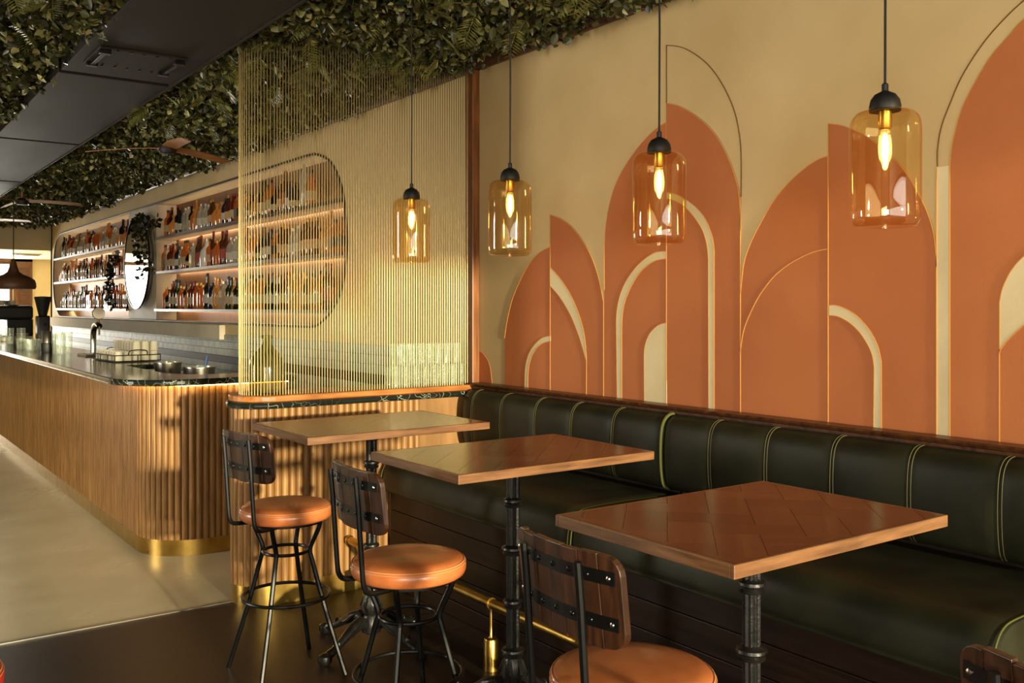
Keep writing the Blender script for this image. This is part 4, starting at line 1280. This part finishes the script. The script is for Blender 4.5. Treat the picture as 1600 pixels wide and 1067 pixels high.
bucket('steel ice bucket with blue scoop behind the bar corner', 2.26, 7.15, .985, .115, .20)
bucket('steel ice bucket nearer the glass rack behind the bar', 2.19, 7.72, .985, .105, .21)
sc_ = thing('ice_scoop', 'blue handled scoop standing in the ice bucket', 'scoop', (2.30, 7.17, 1.14))
MB().tube([(0, 0, 0), (.03, .01, .13)], [.014, .011], 8).build('handle', M['blue'], sc_, True)
MB().lathe([(.001, -.05), (.02, -.045), (.028, -.01), (.02, .0)], n=12, cap=False).build('bowl', M['blue'], sc_, True)

# shaker, glasses, stacked saucers
sk = thing('cocktail_shaker', 'steel shaker in a black sleeve on the bar top', 'shaker', (1.83, 10.75, CT))
MB().lathe([(.05, 0), (.055, .01), (.058, .09), (.054, .1)], n=20).build('sleeve', M['black_matte'], sk, True)
MB().lathe([(.045, .1), (.052, .22), (.054, .222)], n=20).build('tin', M['steel'], sk, True)
TALL = tumbler_mesh(.05, .21)
for (x, y, lb) in ((1.87, 10.28, 'tall ribbed glass beaker standing nearest on the bar'), (1.88, 10.5, 'tall clear glass behind the ribbed beaker on the bar'),
                   (2.0, 10.62, 'tall clear glass near the tiled wall side of bar')):
    tag(place('mixing_glass', TALL, M['clear_glass'], None, (x, y, CT)), lb, 'glass', 'tall glasses near the shaker')
for k in range(10):
    x, y = 1.74 + (k % 3) * .105 + rb.uniform(-.01, .01), 11.15 + (k // 3) * .2
    tag(place('tumbler', tumbler_mesh(.045, .12) if k == 0 else bpy.data.meshes['tumbler.002'], M['clear_glass'], None, (x, y, CT)),
        'clear tumbler in the cluster behind the shaker', 'glass', 'tumblers clustered behind the shaker')
for k in range(3):
    tag(place('water_glass', TALL, M['clear_glass'], None, (1.68 + .13 * k, 13.1, CT)), 'clear water glass by the espresso machine', 'glass', 'water glasses by the espresso machine')

em = thing('espresso_machine', 'black espresso machine with cups on top at far end of bar', 'coffee machine', (2.0, 15.0, CT))
MB().box(-.3, .3, -.48, .48, .0, .07).build('drip_tray', M['steel'], em, bevel=.006)
MB().box(-.02, .3, -.48, .48, .07, .30).build('rear_body', M['black_metal'], em, bevel=.01)
MB().box(-.3, .3, -.5, .5, .30, .48).build('upper_body', M['black_matte'], em, bevel=.03)
MB().box(-.28, .28, -.46, .46, .48, .50).build('cup_rail', M['chrome'], em, bevel=.004)
for k in range(3):
    g = MB().lathe([(.035, .2), (.04, .22), (.04, .30)], (-.15, -.3 + .3 * k, 0), 16).build('group_head', M['chrome'], em, True)
    MB().tube([(-.15, -.3 + .3 * k, .2), (-.34, -.3 + .3 * k, .185)], .014, 8).build('portafilter', M['black_matte'], g, True)
for k in range(2):
    MB().tube(spline([(-.26, -.4 + .8 * k, .30), (-.31, -.4 + .8 * k, .25), (-.30, -.4 + .8 * k, .10)], 4), .007, 6).build('steam_wand', M['chrome'], em, True)
CUP = MB().lathe([(.025, 0), (.035, .02), (.042, .06), (.038, .06), (.03, .02), (.001, .012)], n=14, cap=False).mesh('coffee_cup', True)
for k in range(12):
    tag(place('coffee_cup', CUP, M['cup'], None, (1.80 + (k % 3) * .13, 14.62 + (k // 3) * .17, CT + .50)), 'white coffee cup on top of the espresso machine', 'cup', 'cups on the espresso machine')
SAU = MB().lathe([(.03, 0), (.045, .004), (.08, .014), (.078, .017), (.03, .006)], n=18).mesh('saucer', True)
for k in range(7):
    tag(place('saucer', SAU, M['cup'], None, (2.05, 13.75, CT + k * .0185)), 'brown-edged saucer in the stack by espresso machine', 'saucer', 'stack of saucers')
gr = thing('coffee_grinder', 'tall black coffee grinder with hopper beside the espresso machine', 'grinder', (2.22, 13.3, CT))
MB().box(-.1, .1, -.13, .13, 0, .05).build('foot', M['black_metal'], gr, bevel=.01)
MB().box(-.075, .075, -.06, .11, .05, .36).build('body', M['black_metal'], gr, bevel=.02)
MB().lathe([(.05, .36), (.095, .56), (.1, .575), (.1, .6), (.03, .605)], (0, .02, 0), 20).build('hopper', M['black_matte'], gr, True)
MB().tube([(0, -.06, .26), (0, -.15, .25)], .016, 8).build('spout', M['chrome'], gr, True)
MB().lathe([(.035, .06), (.04, .13), (.036, .14)], (0, -.12, 0), 14).build('dosing_cup', M['steel'], gr, True)

# ================================================================== ceiling fans and far dome pendant
def fan(label, x, y, z, rz, blade_l):
    f = thing('ceiling_fan', label, 'ceiling fan', (x, y, 0), 0, 'wooden blade ceiling fans')
    MB().tube(spline([(0, 0, z + .05), (.0, .0, z + .12), (-.01, -.01, 3.2)], 4), .011, 8).build('down_rod', M['fan_wood'], f, True)
    MB().lathe([(.02, z - .035), (.06, z - .03), (.075, z - .005), (.07, z + .025), (.03, z + .05)], n=24).build('motor', M['black_matte'], f, True)
    for k in range(3):
        a = rz + k * 2 * PI / 3
        rows = []
        for t in np.linspace(0, 1, 9):
            r = .05 + t * blade_l; w = .055 * (1 - .35 * t) + .012 * math.sin(PI * t); zz = z + .015 - .03 * t * t
            rows.append([(r, -w, zz + .012), (r, w, zz - .012), (r, w, zz - .006), (r, -w, zz + .018)])
        MB().loft(rows, cap=True, wrap=True).xf(Matrix.Rotation(a, 4, 'Z')).build('blade', M['fan_wood'], f, True)
    return f


fan('wooden three-blade ceiling fan nearest the brass screen', 2.323, 8.19, 2.965, math.radians(146), .62)
fan('wooden ceiling fan further along, cut off by the left edge', 1.92, 12.9, 2.92, math.radians(100), .62)
fan('farthest wooden ceiling fan at the left edge', 1.95, 16.0, 2.92, math.radians(75), .62)
dp = thing('dome_pendant', 'large brown dome pendant lamp over the far end of bar', 'lamp', (1.837, 12.98, 0))
MB().lathe([(.24, 1.86), (.252, 1.885), (.25, 1.93), (.235, 1.97), (.19, 2.005), (.11, 2.035), (.065, 2.07), (.045, 2.13), (.03, 2.20), (.02, 2.23), (.001, 2.232)], n=40, cap=False).build('shade', M['dome'], dp, True)
MB().lathe([(.232, 1.862), (.24, 1.88), (.22, 1.96), (.1, 2.02), (.001, 2.03)], n=40, cap=False).build('shade_lining', M['cup'], dp, True)
MB().tube([(0, 0, 2.23), (0, 0, 3.18)], .006, 8).build('cord', M['black_matte'], dp, True)
